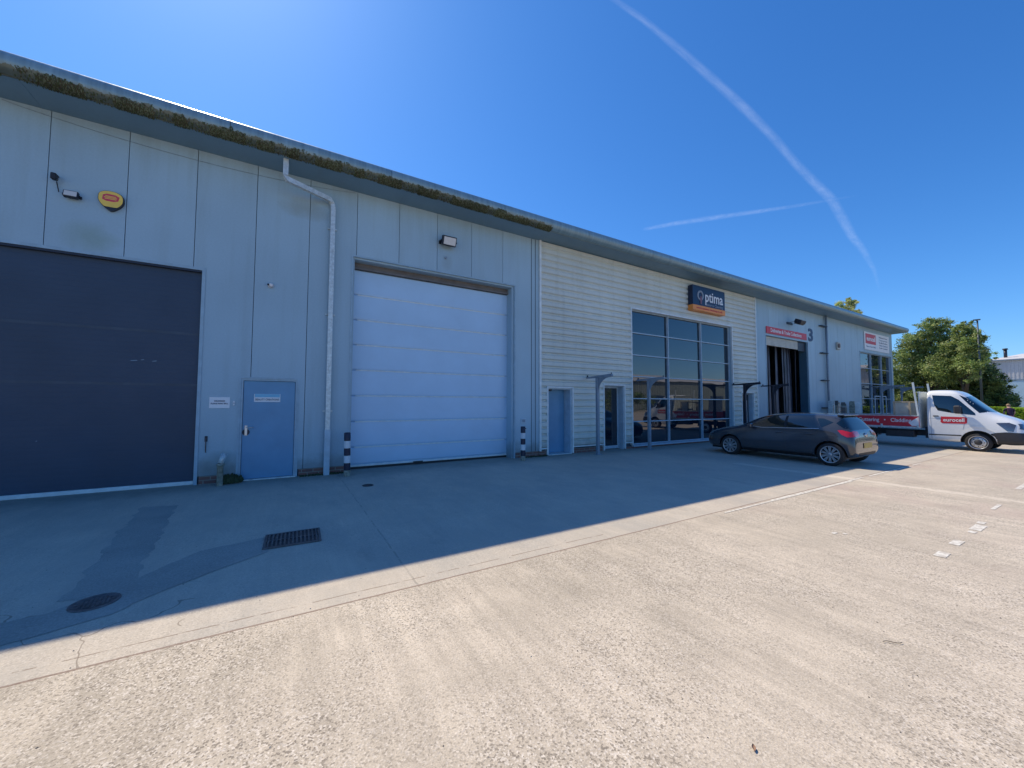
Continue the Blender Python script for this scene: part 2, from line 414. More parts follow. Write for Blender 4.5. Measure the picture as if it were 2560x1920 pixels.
def text_mesh(name, body, size, mat, parent=None, loc=(0,0,0), rot=(R(90),0,0), depth=.004, align='CENTER', width=None, bold=0, shear=0):
    cu = bpy.data.curves.new(name+'_c', 'FONT'); cu.body = body; cu.size = size; cu.align_x = align; cu.align_y = 'CENTER'
    cu.extrude = depth; cu.offset = bold; cu.resolution_u = 3; cu.shear = shear
    t = bpy.data.objects.new('tmp', cu); COL.objects.link(t)
    dg = bpy.context.evaluated_depsgraph_get(); dg.update()
    me = bpy.data.meshes.new_from_object(t.evaluated_get(dg)); me.name = name
    bpy.data.objects.remove(t); bpy.data.curves.remove(cu)
    xs = [v.co.x for v in me.vertices] or [0]
    k = 1 if not width else width/(max(xs)-min(xs))
    M = Matrix.Translation(loc) @ Matrix.Rotation(rot[2], 4, 'Z') @ Matrix.Rotation(rot[0], 4, 'X') @ Matrix.Diagonal((k, 1, 1, 1))
    me.transform(M); me.materials.clear(); me.materials.append(MATS[mat])
    o = bpy.data.objects.new(name, me); COL.objects.link(o)
    if parent: o.parent = parent
    return o

# ------------------------------------------------------------------ ground
def sheet(name, pts, z, mat, kind='structure', parent=None):
    b = MB(); b.quad([(x, y, z) for x, y in pts]); o = b.build(name, mat, parent, recalc=False)
    if kind: o['kind'] = kind
    return o
sheet('ground', [(-300, -300), (600, -300), (600, 400), (-300, 400)], 0, 'yard_concrete')
def ragged(name, pts, z, mat, amp=.03, step=.06, seed=1):
    """flat sheet with an irregular outline"""
    r = random.Random(seed); out = []
    for i, p in enumerate(pts):
        q = pts[(i+1) % len(pts)]; n = max(2, int(math.dist(p, q)/step))
        for k in range(n):
            x = p[0]+(q[0]-p[0])*k/n; y = p[1]+(q[1]-p[1])*k/n
            o = mnoise.noise((x*5+seed, y*5, 0))*amp*1.6 + r.uniform(-.3, .3)*amp
            out.append((x+o, y+o*.7, z))
    bm = bmesh.new(); vs = [bm.verts.new(p) for p in out]; f = bm.faces.new(vs)
    bmesh.ops.triangulate(bm, faces=[f])
    me = bpy.data.meshes.new(name); bm.to_mesh(me); bm.free(); me.materials.append(MATS[mat])
    if me.polygons and me.polygons[0].normal.z < 0: me.flip_normals()
    o = bpy.data.objects.new(name, me); COL.objects.link(o); o['kind'] = 'structure'; return o
ragged('concrete_patch', [(-1.85,-1.6),(-1.40,-1.75),(-1.14,-4.85),(-1.30,-5.15),(-1.52,-5.0)], .0016, 'patch_concrete', .04, seed=2)
ragged('concrete_patch', [(-.19,-4.12),(-.13,-4.66),(-.5,-4.92),(-.87,-5.22),(-1.1,-5.5),(-1.85,-5.75),(-2.4,-5.7),(-2.2,-5.35),(-1.5,-5.22),(-1.17,-4.83),(-.76,-4.25)], .0032, 'patch_concrete', .045, seed=5)

def mark(name, quads, z=.004):
    b = MB()
    for x0, x1, y0, y1 in quads:
        n = max(1, int((x1-x0)/.5)); w = y1-y0
        for k in range(n):
            a, c = x0+(x1-x0)*k/n, x0+(x1-x0)*(k+1)/n
            b.quad([(a, y0+rnd.uniform(-.004,.004), z), (c, y0+rnd.uniform(-.004,.004), z), (c, y1, z), (a, y1, z)])
    o = b.build(name, 'line_paint', recalc=False); o['kind'] = 'structure'; return o
mark('painted_line', [(5.6,7.0,-6.30,-6.265),(7.0,10.2,-6.31,-6.235),(10.2,10.9,-6.28,-6.22),(11.2,13.6,-6.29,-6.235),(14.2,14.9,-6.28,-6.24)])
mark('painted_dashes', [(5.98,6.2,-8.40,-8.31),(6.62,6.88,-8.385,-8.30),(7.42,7.55,-8.375,-8.31),(7.62,8.0,-8.39,-8.29),(8.08,8.25,-8.35,-8.28),(9.35,9.9,-8.27,-8.225),(12.0,13.4,-8.22,-8.15)])
mark('painted_scrap', [(5.88,5.98,-7.50,-7.46),(5.98,6.03,-7.58,-7.54)])

# ------------------------------------------------------------------ the building
EZ = 6.66
B = empty('warehouse_building', (0,0,0), label='long grey and blue metal clad industrial unit with curved eaves and moss along its gutter', cat='building')
def sub_rects(a, b, z0, z1, ops):
    """panel [a,b]x[z0,z1] minus openings (x0,x1,z0,z1)"""
    xs = sorted({a, b} | {x for o in ops for x in (o[0], o[1]) if a < x < b}); out = []
    for x0, x1 in zip(xs, xs[1:]):
        segs = [(z0, z1)]
        for o in ops:
            if o[0] < (x0+x1)/2 < o[1]:
                ns = []
                for s0, s1 in segs:
                    if o[2] > s0: ns.append((s0, min(s1, o[2])))
                    if o[3] < s1: ns.append((max(s0, o[3]), s1))
                segs = [q for q in ns if q[1]-q[0] > .005]
        out += [(x0, x1, s0, s1) for s0, s1 in segs]
    return out
OP1 = [(-6.0,-1.50,-1,4.23), (-.80,.22,-1,2.10), (1.29,5.76,-1,5.08)]
OPC = [(6.96,7.91,-1,2.08), (9.31,10.26,-1,2.22), (10.69,17.06,.12,5.035), (17.78,18.75,-1,2.1)]
OP3 = [(20.1,24.48,-1,4.95), (31.7,37.35,.05,4.97)]
def blue_panels(x0, seams, x1, ops, gap):
    b = MB(); e = [x0]+[s for s in seams if x0 < s < x1]+[x1]
    for a, c in zip(e, e[1:]):
        for r in sub_rects(a+gap/2, c-gap/2, .16, EZ+.05, ops):
            dy = .0
            b.quad([(r[0], dy, r[2]), (r[1], dy, r[2]), (r[1], dy, r[3]), (r[0], dy, r[3])])
        # folded panel edges that go back into the joint
        for X in (a+gap/2, c-gap/2):
            for r in sub_rects(X-.001, X+.001, .16, EZ+.05, ops)[:1]:
                b.quad([(X, 0, r[2]), (X, .04, r[2]), (X, .04, r[3]), (X, 0, r[3])])
    return b
b = blue_panels(-16, [-3.64+k for k in range(-12, 10)], 6.36, OP1, .011)
b.quad([(6.374, 0, .16), (6.50, 0, .16), (6.50, 0, EZ+.05), (6.374, 0, EZ+.05)])
b.quad([(6.512, -.012, .16), (6.63, -.012, .16), (6.63, -.012, EZ+.05), (6.512, -.012, EZ+.05)])
b.build('wall_panels', 'blue_panel', B, recalc=False)
b = blue_panels(19.12, [19.4+k for k in range(0, 20)], 37.7, OP3, .010)
b.build('wall_panels', 'blue_panel', B, recalc=False)
# dark backing seen in the joints, with the openings left free
b = MB()
for a, c, ops in ((-16, 6.66, OP1), (6.66, 19.1, OPC), (19.1, 37.7, OP3)):
    for r in sub_rects(a, c, 0.02, EZ, ops):
        b.quad([(r[0], .045, r[2]), (r[1], .045, r[2]), (r[1], .045, r[3]), (r[0], .045, r[3])])
b.build('wall_lining', 'seam_dark', B, recalc=False)
# corrugated cladding: ribs run along the wall
PITCH = .2085
def corr_y(z):
    t = (z % PITCH)/PITCH
    if t < .12: return .012
    if t < .30: return .012-(t-.12)/.18*.060
    if t < .80: return -.048
    return -.048+(t-.80)/.20*.060
b = MB()
for x0, x1, z0, z1 in sub_rects(6.70, 19.06, .24, EZ+.03, OPC):
    zs = {z0, z1}; k = int(z0/PITCH)
    while k*PITCH < z1:
        for t in (0, .12, .30, .80, .999):
            z = (k+t)*PITCH
            if z0 < z < z1: zs.add(z)
        k += 1
    zs = sorted(zs)
    for a, c in zip(zs, zs[1:]):
        b.quad([(x0, corr_y(a+1e-6), a), (x1, corr_y(a+1e-6), a), (x1, corr_y(c-1e-6), c), (x0, corr_y(c-1e-6), c)])
b.build('wall_cladding', 'grey_cladding', B, recalc=False)
# flashings round the cladding
b = MB()
b.box(6.632, 6.70, -.062, .04, .15, EZ)
for x in (19.06,): b.box(x, x+.06, -.062, .04, .15, EZ)
for x0, x1, z0, z1 in OPC:
    zb = max(z0, .02)
    b.box(x0-.05, x0, -.058, .06, zb, z1+.05); b.box(x1, x1+.05, -.058, .06, zb, z1+.05); b.box(x0, x1, -.058, .06, z1, z1+.05)
b.box(6.70, 6.91, -.05, .04, .20, .24); b.box(7.96, 9.26, -.05, .04, .20, .24); b.box(10.31, 10.64, -.05, .04, .20, .24); b.box(17.11, 17.73, -.05, .04, .20, .24); b.box(18.8, 19.06, -.05, .04, .2, .24)
b.build('cladding_flashing', 'trim_pale', B)
b = MB()
for o, w in ((OP1[0], .055), (OP1[1], .035), (OP1[2], .035), (OP3[0], .05), (OP3[1], .05)):
    b = MB(); x0, x1, z0, z1 = o; z0 = max(z0, 0)
    b.box(x0-w, x0, -.014, .05, z0, z1+w); b.box(x1, x1+w, -.014, .05, z0, z1+w); b.box(x0, x1, -.014, .05, z1, z1+w)
    b.build('opening_flashing', 'trim_blue', B)
# plinth
for a, c in ((-16,-6.08),(-1.42,-.86),(.28,1.23),(5.82,6.62),(6.64,6.90),(7.97,9.25),(10.32,17.72),(18.81,20.03),(24.55,37.7)):
    b = MB(); b.box(a, c, -.006, .10, -.05, .155 if not 10.3 < a < 10.4 else .07); b.build('brick_plinth', 'brick', B)
# soffit and curved fascia
X0, X1 = -16, 37.84
b = MB(); b.box(X0, X1, -.72, .04, EZ, EZ+.05)
for x in [-3.75+k*3.05 for k in range(-4, 14)]: b.box(x-.006, x+.006, -.718, 0.0, EZ-.0035, EZ-.0005)
b.build('soffit', 'soffit_paint', B)
def fprof(n=14):
    pts = [(-.72, EZ), (-.735, EZ-.003)]
    for k in range(n+1):
        t = k/n*R(158)
        pts.append((-.685-.20*math.sin(t)**.85, EZ+.175-.175*math.cos(t)))
    return pts
FP = fprof()
b = MB()
for i in range(18):
    xa, xb = X0+(X1-X0)*i/18+.004, X0+(X1-X0)*(i+1)/18-.004
    if i == 17: xb = X1
    ring = [[b.bm.verts.new((x, y, z)) for y, z in FP] for x in (xa, xb)]
    for k in range(len(FP)-1):
        f = b.bm.faces.new((ring[0][k], ring[0][k+1], ring[1][k+1], ring[1][k])); f.smooth = True
b.quad([(X1, y, z) for y, z in FP])
b.build('eaves_fascia', 'fascia_metal', B, recalc=False)
ytop, ztop = FP[-1]
b = MB(); ridge_y, ridge_z = 14, ztop+14*math.tan(R(6))
b.quad([(X0, ytop+.003, ztop-.004), (X1, ytop+.003, ztop-.004), (X1, ridge_y, ridge_z), (X0, ridge_y, ridge_z)])
b.quad([(X0, ridge_y, ridge_z), (X1, ridge_y, ridge_z), (X1, 28.8, ztop), (X0, 28.8, ztop)])
b.build('roof', 'roof_metal', B, recalc=False)
b = MB()
b.prism([(0.05, 0), (28, 0), (28, ztop-.02), (ridge_y, ridge_z-.03), (-.55, ztop-.06), (-.55, EZ+.06), (.05, EZ+.06)], 37.70, 37.78)
b.prism([(0.05, 0), (28, 0), (28, ztop-.02), (ridge_y, ridge_z-.03), (-.55, ztop-.06), (-.55, EZ+.06), (.05, EZ+.06)], -16.1, -16.0)
b.box(-16, 37.7, 27.9, 28, 0, ztop-.05)
b.build('side_walls', 'blue_panel', B)
# moss growing on the lower half of the curved gutter
b = MB()
mm = [b.mi('moss_a'), b.mi('moss_b'), b.mi('moss_c')]
r = random.Random(3)
for i in range(30000):
    x = -9 + 15.55*(r.random()**.75)
    if abs(x+3.84) < .07 + r.random()*.03: continue
    dens = .5+.5*mnoise.noise((x*2.3, 0, 4))
    cap = .42 + .20*mnoise.noise((x*2.6, 1, 0)) + .13*mnoise.noise((x*17, 7, 0))
    if x > 5: cap *= .8
    u = r.random()**1.2*cap
    if dens < .45 and r.random() < .85: continue
    k = 2+u*(len(FP)-3); q = int(k); f = k-q
    y = FP[q][0]*(1-f)+FP[min(q+1, len(FP)-1)][0]*f; z = FP[q][1]*(1-f)+FP[min(q+1, len(FP)-1)][1]*f
    n = Vector((0, y+.685, (z-EZ-.175)*1.15)).normalized()
    p = Vector((x, y, z)) + n*r.uniform(.001, .012)
    s_ = r.uniform(.004, .011); l_ = r.uniform(.015, .042); a = Vector((1, r.uniform(-.3,.3), r.uniform(-.3,.3))).normalized()
    dn = Vector((0, -n.z, n.y)); dn = dn if dn.z < 0 else -dn; c = (dn+n*r.uniform(.0,.35)+Vector((r.uniform(-.15,.15), 0, 0))).normalized()
    fc = b.bm.faces.new([b.bm.verts.new(p+a*s_), b.bm.verts.new(p-a*s_), b.bm.verts.new(p-a*s_*.5+c*l_), b.bm.verts.new(p+a*s_*.6+c*l_*.8)])
    fc.material_index = r.choice(mm)
b.build('gutter_moss', None, B, recalc=False)['kind'] = 'stuff'

# --- roller doors
def door1():
    b = MB(); x0, x1 = -6.0, -1.5; z = .075; k = 0
    while z < 4.23:
        h = .094
        b.prism([(.09, z), (.0793, z+.0003), (.0790, z+.010), (.0789, z+h*.5), (.0790, z+h-.010), (.0793, z+h-.0004), (.09, z+h-.0002)] , x0, x1)
        z += h; k += 1
    o = b.build('roller_door', 'dark_door', B); o['label'] = 'dark navy roller shutter door'
    for z in (1.92, 2.93):
        b = MB(); b.box(x0, x1, .0765, .0785, z, z+.045); b.build('slat_strip', 'dark_door_paler', o)  # two strips slightly paler than the slats
    b = MB(); b.box(x0+.01, x1-.01, .055, .11, .0, .072, bev=.006); b.build('bottom_rail', 'trim_pale', o)
    b = MB(); b.box(x0, x1, .0, .07, 4.19, 4.23); b.build('door_frame', 'dark_metal', o)
    # scrapes
    for X, Z, l in ((-2.50, 2.37, .10), (-2.36, 2.39, .05), (-2.20, 2.375, .07), (-3.62, .93, .025)):
        b = MB(); b.quad([(X, .0765, Z), (X+l, .0765, Z+.012), (X+l*.9, .0765, Z+.02), (X+.01, .0765, Z+.009)]); b.build('scrape', 'trim_blue', o, recalc=False)
door1()
def door2():
    b = MB(); x0, x1 = 1.30, 5.75; Y = .345
    e = [.10, .52, 1.14, 1.77, 2.40, 3.02, 3.64, 4.26, 4.88]
    for a, c in zip(e, e[1:]):
        b.prism([(Y+.03, a+.004), (Y+.022, a+.012), (Y+.006, a+.03), (Y, a+.055), (Y, c-.022), (Y+.012, c-.004), (Y+.03, c)], x0, x1)
    o = b.build('roller_door', 'pale_door', B); o['label'] = 'pale blue sectional overhead door'
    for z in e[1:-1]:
        b = MB(); b.prism([(Y+.012, z-.022), (Y-.003, z-.014), (Y-.006, z+.002), (Y+.006, z+.020), (Y+.02, z+.024)], x0+.16, x1-.12); b.build('joint_highlight', 'trim_pale', o)  # pale strips paint in the highlight along the section joints
    b = MB(); b.box(x0, x1, Y-.005, Y+.05, .055, .104, bev=.006); b.build('bottom_rail', 'trim_pale', o)
    b = MB(); b.box(x0, x1, Y+.0, Y+.05, .004, .055); b.box(2.9, 3.15, Y-.03, Y-.006, .06, .085); b.build('rubber_seal', 'black_plastic', o)
    b = MB(); b.box(x0+.04, x1-.05, .30, .36, 4.93, 5.04); b.box(x0+.04, x1-.05, .26, .40, 4.885, 4.93); b.build('head_seal', 'brown_seal', o)
    b = MB()
    b.box(5.70, 5.76, .05, .42, 0, 5.08); b.box(1.29, 1.33, .05, .42, 0, 5.08); b.box(1.33, 5.70, .05, .42, 5.04, 5.08)
    b.build('door_reveal', 'blue_panel', o)
door2()
def leaf_door(x0, x1, z1, y, mat, label, hinge_left, handle=True, lining='trim_blue'):
    b = MB(); b.box(x0+.045, x1-.045, y, y+.045, .03, z1-.045, bev=.004)
    o = b.build('personnel_door', mat, B); o['label'] = label
    b = MB(); b.box(x0, x0+.04, .004, y+.05, 0, z1); b.box(x1-.04, x1, .004, y+.05, 0, z1); b.box(x0+.04, x1-.04, .004, y+.05, z1-.04, z1)
    b.build('door_frame', lining, o)
    b = MB(); b.box(x0, x1, -.03, y+.04, -.03, .025, bev=.004); b.build('threshold', 'galvanised', o)
    if handle:
        X = (x1-.12) if hinge_left else (x0+.11)
        b = MB(); b.box(X-.025, X+.025, y-.012, y-.001, .92, 1.13, bev=.004); s = 1 if not hinge_left else -1
        b.cyl((X, y-.01, 1.09), (X, y-.055, 1.09), .01, n=8); b.cyl((X, y-.052, 1.09), (X+s*.13, y-.052, 1.09), .01, n=8)
        b.cyl((X, y-.013, .97), (X, y-.025, .97), .02, n=12, m=None)
        h = b.build('door_handle', 'alloy', o)
        b = MB(); b.cyl((X, y-.001, .99), (X, y-.0105, .99), .065, n=20); b.build('handle_rose', 'dark_metal', h)
    return o
d = leaf_door(-.80, .22, 2.10, .03, 'blue_door_paint', 'bright blue personnel door with a small name plate', False)
b = MB(); b.box(-.57, -.10, .022, .0285, 1.615, 1.785, bev=.002); pl = b.build('name_plate', 'sign_white', d)
b = MB(); b.box(-.56, -.11, .0195, .0215, 1.715, 1.782); b.build('plate_band', 'sign_cyan', pl)
text_mesh('plate_text', 'BEAUTY CREATIONS', .06, 'digit_blue', pl, (-.335, .0195, 1.665), width=.42)
d = leaf_door(6.96, 7.91, 2.08, .33, 'blue_door_paint', 'plain blue door set deep in the grey cladding', False, False, 'trim_light')
b = MB(); b.box(7.02, 7.12, -.02, .03, 1.98, 2.04, bev=.004); b.build('door_closer', 'black_plastic', d)
# glazed entrance door
def glazed_door(x0, x1, z1, y, label, dark=False):
    f = MB(); w = .06
    f.box(x0, x0+w, y, y+.05, .02, z1-.02); f.box(x1-w, x1, y, y+.05, .02, z1-.02); f.box(x0+w, x1-w, y, y+.05, z1-.08, z1-.02); f.box(x0+w, x1-w, y, y+.05, .02, .12)
    o = f.build('entrance_door', 'post_grey' if dark else 'trim_light', B); o['label'] = label
    g = MB(); g.box(x0+w, x1-w, y+.02, y+.03, .12, z1-.08); g.build('door_pane', 'window_glass', o)
    b = MB(); b.box(x0, x0+.02, .0, y, 0, z1); b.box(x1-.02, x1, .0, y, 0, z1); b.box(x0+.02, x1-.02, .0, y, z1-.02, z1)
    b.build('door_reveal', 'trim_light', o)
    b = MB(); b.cyl((x0+.12, y-.04, .8), (x0+.12, y-.04, 1.3), .014, n=8); b.cyl((x0+.12, y, .85), (x0+.12, y-.04, .85), .01, n=8); b.cyl((x0+.12, y, 1.25), (x0+.12, y-.04, 1.25), .01, n=8)
    b.build('door_handle', 'alloy', o)
    return o
glazed_door(9.31, 10.26, 2.22, .24, 'glazed entrance door beside the big window')
g = glazed_door(17.78, 18.75, 2.1, .16, 'dark glazed entrance door under the black canopy', True)
for xa in (17.88, 18.30):
    b = MB(); b.box(xa, xa+.17, .12, .155, .55, 1.75); b.build('blind_strip', 'sign_white', g)

# --- glazed screens
def screen(x0, x1, zs, cols, y, label, mat='trim_light'):
    fr = MB(); w = .034
    z0, z1 = zs[0], zs[-1]
    xs = [x0+(x1-x0)*k for k in cols]
    for i, x in enumerate(xs):
        hw = w/2 if 0 < i < len(xs)-1 else w/2
        fr.box(x-hw, x+hw, y-.085, y+.03, z0, z1) if 0 < i < len(xs)-1 else fr.box(x if i == 0 else x-w, x+w if i == 0 else x, y-.06, y+.03, z0, z1)
    for j, z in enumerate(zs):
        zz0, zz1 = (z, z+w) if j == 0 else ((z-w, z) if j == len(zs)-1 else (z-w/2, z+w/2))
        for i in range(len(xs)-1):
            a = xs[i]+(w if i == 0 else w/2); c = xs[i+1]-(w if i == len(xs)-2 else w/2)
            fr.box(a, c, y-.055, y+.03, zz0, zz1)
    o = fr.build('window', mat, B); o['label'] = label
    p = MB()
    for i in range(len(xs)-1):
        for j in range(len(zs)-1):
            a, c = xs[i]+.02, xs[i+1]-.02; s0, s1 = zs[j]+.02, zs[j+1]-.02
            ax, az = rnd.uniform(-.0022, .0022), rnd.uniform(-.0022, .0022)   # panes are never perfectly in line
            p.quad([(a, y-ax-az, s0), (c, y+ax-az, s0), (c, y+ax+az, s1), (a, y-ax+az, s1)])
    p.build('window_pane', 'window_glass', o, recalc=False)
    b = MB(); b.box(x0, x1, -.07, y-.06, z0-.06, z0-.004, bev=.005); b.build('window_sill', mat, o)
    for xa in (x0, x1-.012):
        b = MB(); b.box(xa, xa+.012, .0, y-.06, z0, z1); b.build('window_reveal', 'blue_panel', o)
    return o
screen(10.69, 17.06, [.12, .945, 1.78, 2.59, 3.38, 4.20, 5.035], [0, .335, .668, 1], .13, 'large gridded window with pale blue mullions')
w3 = screen(31.7, 37.35, [.05, .95, 1.95, 2.95, 3.96, 4.97], [0, .36, .70, 1], .13, 'tall gridded window at the far end')
b = MB(); b.box(34.1, 34.16, .03, .075, .05, 2.1); b.box(35.1, 35.16, .03, .075, .05, 2.1); b.box(36.2, 36.26, .03, .075, .05, 2.1); b.box(34.1, 36.2, .03, .075, 2.1, 2.16)
b.build('entrance_frame', 'trim_light', w3)

# --- open loading bay
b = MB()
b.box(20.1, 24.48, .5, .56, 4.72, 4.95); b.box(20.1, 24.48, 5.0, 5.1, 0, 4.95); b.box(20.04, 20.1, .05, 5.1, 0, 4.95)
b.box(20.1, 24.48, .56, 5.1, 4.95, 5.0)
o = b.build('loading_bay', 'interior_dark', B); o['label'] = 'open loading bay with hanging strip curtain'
b = MB(); b.box(24.42, 24.48, .05, .40, 0, 4.95); b.build('bay_reveal', 'bay_teal', o)
b = MB()
for k in range(6): b.prism([(.10, 4.50+k*.075), (.088, 4.515+k*.075), (.088, 4.56+k*.075), (.10, 4.575+k*.075)], 20.12, 23.55)
b.build('roller_shutter', 'cream_shutter', o)
b = MB(); r = random.Random(5); x = 20.2
while x < 24.2:
    w = r.uniform(.14, .30); y = .42+r.uniform(0, .25); t = r.uniform(-.12, .12)
    if r.random() < .78:
        b.quad([(x+t, y, .05), (x+w+t, y+r.uniform(-.06,.06), .05), (x+w, y+.03, 4.75), (x, y, 4.75)])
    x += w*.9
b.build('strip_curtain', 'strip_curtain', o, recalc=False)
b = MB(); b.box(23.6, 24.40, .10, .16, 4.45, 4.93); b.build('shutter_motor_box', 'dark_metal', o)

# --- downpipes
b = MB(); b.tube([(-.13,-.55,6.66),(-.13,-.55,6.32),(-.10,-.53,6.26),(.74,-.15,6.24),(.80,-.10,6.17),(.82,-.10,6.05),(.82,-.10,-.02)], .095, .095)
for z in (5.05, 4.15, 2.9): b.box(.768, .872, -.153, -.047, z, z+.05)
o = b.build('downpipe', 'galvanised', B)
b = MB(); b.box(.762, .878, -.16, -.042, 0, 1.0); b.build('pipe_guard', 'trim_light', o)
for z in (5.6, 3.6, 1.4):
    b = MB(); b.box(.72, .92, -.042, .0, z, z+.03); b.build('bracket_and_joint_shadow', 'galvanised', o)
b = MB(); b.cyl((26.6,-.10,6.66), (26.6,-.10,0), .055, n=12); o = b.build('downpipe', 'post_grey', B)
for z in (6.0, 4.45, 2.9, 1.35):
    b = MB(); b.box(25.9, 26.62, -.17, -.0, z, z+.05); b.build('bracket_and_joint_shadow', 'dark_metal', o)  # dark bars stand in for the joint shadows beside this pipe

# draped cable under the eaves
b = MB(); prev = None
for k in range(25):
    x = -4.2+5.5*k/24; z = EZ-.03-.19*math.sin(math.pi*k/24)**.8
    p = Vector((x, -.008, z))
    if prev is not None: b.cyl(prev, p, .004, n=5, caps=False)
    prev = p
tag(b.build('cable', 'post_grey'), 'thin dark cable sagging just below the eaves', 'cable')

# ------------------------------------------------------------------ things fixed on the wall
def floodlight(x, z, s, tilt, label, pir=False, arm=0):
    o = empty('floodlight', (x, -.0, z), label=label, cat='light', group='floodlights on the facade')
    M = Matrix.Translation((0, -.16*s-arm, 0)) @ Matrix.Rotation(tilt, 4, 'X')
    b = MB(); b.box(-.17*s, .17*s, -.06*s, .06*s, -.11*s, .11*s, bev=.012*s, mat=M)
    for k in range(5): b.box(-.15*s, .15*s, -.10*s, -.055*s, -.085*s+k*.04*s, -.075*s+k*.04*s, mat=M@Matrix.Rotation(math.pi, 4, 'X'))
    b.build('lamp_body', 'dark_metal', o)
    b = MB(); b.box(-.145*s, .145*s, -.066*s, -.061*s, -.085*s, .085*s, mat=M); b.build('lamp_lens', 'lamp_glass', o)
    b = MB(); b.tube([(-.19*s, -.16*s-arm, 0), (-.19*s, -.02, -.02)], .03*s, .012); b.tube([(.19*s, -.16*s-arm, 0), (.19*s, -.02, -.02)], .03*s, .012); b.box(-.2*s, .2*s, -.024, -.002, -.05*s, .03*s)
    b.build('bracket', 'dark_metal', o)
    return o
f = floodlight(-3.32, 5.22, .54, R(-12), 'slim black floodlight with lit-white lens beside the yellow alarm shield')
b = MB(); b.cyl((-.20,-.01,.30), (-.20,-.10,.26), .02, n=8); b.box(-.235,-.165,-.16,-.07,.19,.30, bev=.01); b.cyl((-.2,-.03,.2), (-.16,-.05,.02), .008, n=6)
b.build('motion_sensor', 'black_plastic', f)
f = floodlight(3.62, 5.90, 1.12, R(20), 'boxy tilted floodlight above the pale blue overhead door')
b = MB(); b.cyl((-.02,-.03,-.40), (-.02,-.0,-.40), .035, n=10); b.build('junction_cap', 'post_grey', f)
floodlight(22.5, 5.80, 1.5, R(-62), 'black floodlight angled over the open loading bay', arm=.25)
# alarm shield
o = empty('alarm_box', (-2.83, 0, 5.28), label='yellow and red shield shaped alarm box high on the wall', cat='alarm box')
def shield(s):
    pts = []; s *= 1.0
    for k in range(32):
        t = 2*math.pi*k/32; x = math.cos(t); z = math.sin(t)
        w = .168 if z > 0 else .168*(1-abs(z)**2.2*.50)
        pts.append((x*w*s, ((max(0,z)**.6)*.15 if z > 0 else z*.21)*s))
    return pts
b = MB(); b.prism(shield(1), -.07, -.0, 'xz'); b.build('box_body', 'shield_black', o)
b = MB(); b.prism([(x*.95, max(z*.95, -.145)) for x, z in shield(1)], -.078, -.0705, 'xz'); b.build('box_cover', 'shield_yellow', o)
b = MB(); b.prism([(-.10,.06),(-.05,.088),(.06,.085),(.115,.055),(.10,-.02),(.04,-.045),(-.06,-.045),(-.11,-.02)], -.081, -.0785, 'xz'); e = b.build('emblem', 'shield_red', o)
b = MB()
for z, w_ in ((.045, .07), (.022, .085), (-.001, .075)): b.box(-w_, w_, -.0835, -.0815, z-.006, z+.006)
b.build('emblem_stripes', 'shield_yellow', e)
# small dome camera
o = empty('security_camera', (-.34, 0, 4.11), label='small white dome camera with black eye between wall seams', cat='camera')
b = MB(); b.lathe([(0, .0), (-.0, .05), (-.03, .055), (-.05, .05)], 'y', 20); b.build('camera_base', 'white_plastic', o, smooth=True)
b = MB(); b.lathe([(-.045, .048), (-.075, .042), (-.095, .025), (-.10, .0)], 'y', 20); b.build('camera_dome', 'white_plastic', o, smooth=True)
b = MB(); b.cyl((-.03, -.06, -.0), (-.05, -.098, -.005), .02, n=14); b.build('camera_lens', 'black_plastic', o)
# wall signs
o = empty('wall_sign', (-1.14, 0, 1.60), label='small white notice left of the bright blue door', cat='sign')
b = MB(); b.box(-.165, .165, -.008, -.001, -.11, .11, bev=.002); b.build('sign_board', 'sign_white', o)
text_mesh('sign_text', 'DELIVERIES', .045, 'digit_blue', o, (0, -.0105, .03), width=.17)
text_mesh('sign_text', 'PLEASE RING BELL', .04, 'digit_blue', o, (0, -.0105, -.02), width=.28)
o = empty('doorbell', (-.905, 0, 1.59), label='little white bell push beside the bright blue door', cat='doorbell')
b = MB(); b.box(-.018, .018, -.02, -.001, -.045, .045, bev=.004); b.build('bell_body', 'white_plastic', o)
b = MB(); b.cyl((0,-.019,.0), (0,-.025,0), .009, n=10); b.build('push_button', 'digit_blue', o)
o = empty('door_hook', (-1.33, 0, .78), label='rusty dark hook hanging low on the wall by the pipe', cat='hook')
b = MB(); b.box(-.022, .022, -.014, -.001, .05, .16, bev=.003); b.build('hook_plate', 'dark_metal', o)
b = MB(); b.cyl((0,-.022,.13), (0,-.026,-.13), .009, n=8); b.cyl((0,-.026,-.13), (.01,-.05,-.16), .008, n=8); b.build('hook_bar', 'rust_iron', o)
o = empty('pipe_stub', (-1.05, -.33, 0), label='mossy steel stub pipe with bent grey cap by the blue door', cat='pipe')
b = MB(); b.lathe([(-.02,.05),(.38,.05),(.385,.066),(.42,.066),(.425,.05)], 'z', 18); b.build('pipe_body', 'mossy_steel', o, smooth=True)
b = MB(); b.cyl((0,0,.42), (.045,.06,.60), .046, .05, n=16); b.build('pipe_cap', 'galvanised', o)
o = empty('weed', (-.92, -.16, 0), label='dark weeds growing at the wall foot behind the stub pipe', cat='weed', kind='stuff')
b = MB(); r = random.Random(9)
for i in range(420):
    a = r.uniform(0, 6.28); d_ = r.random()**.5*.16; x, y = math.cos(a)*d_*1.3, math.sin(a)*d_*.7; h = r.uniform(.03, .2)*(1-d_*2.2); l = r.uniform(.015, .04)
    b.quad([(x, y, h*.3), (x+l, y+r.uniform(-.02,.02), h*.5), (x+l*.5, y, h+.03), (x-l*.3, y, h*.8)])
w = b.build('weed_leaves', 'weed', o, recalc=False)
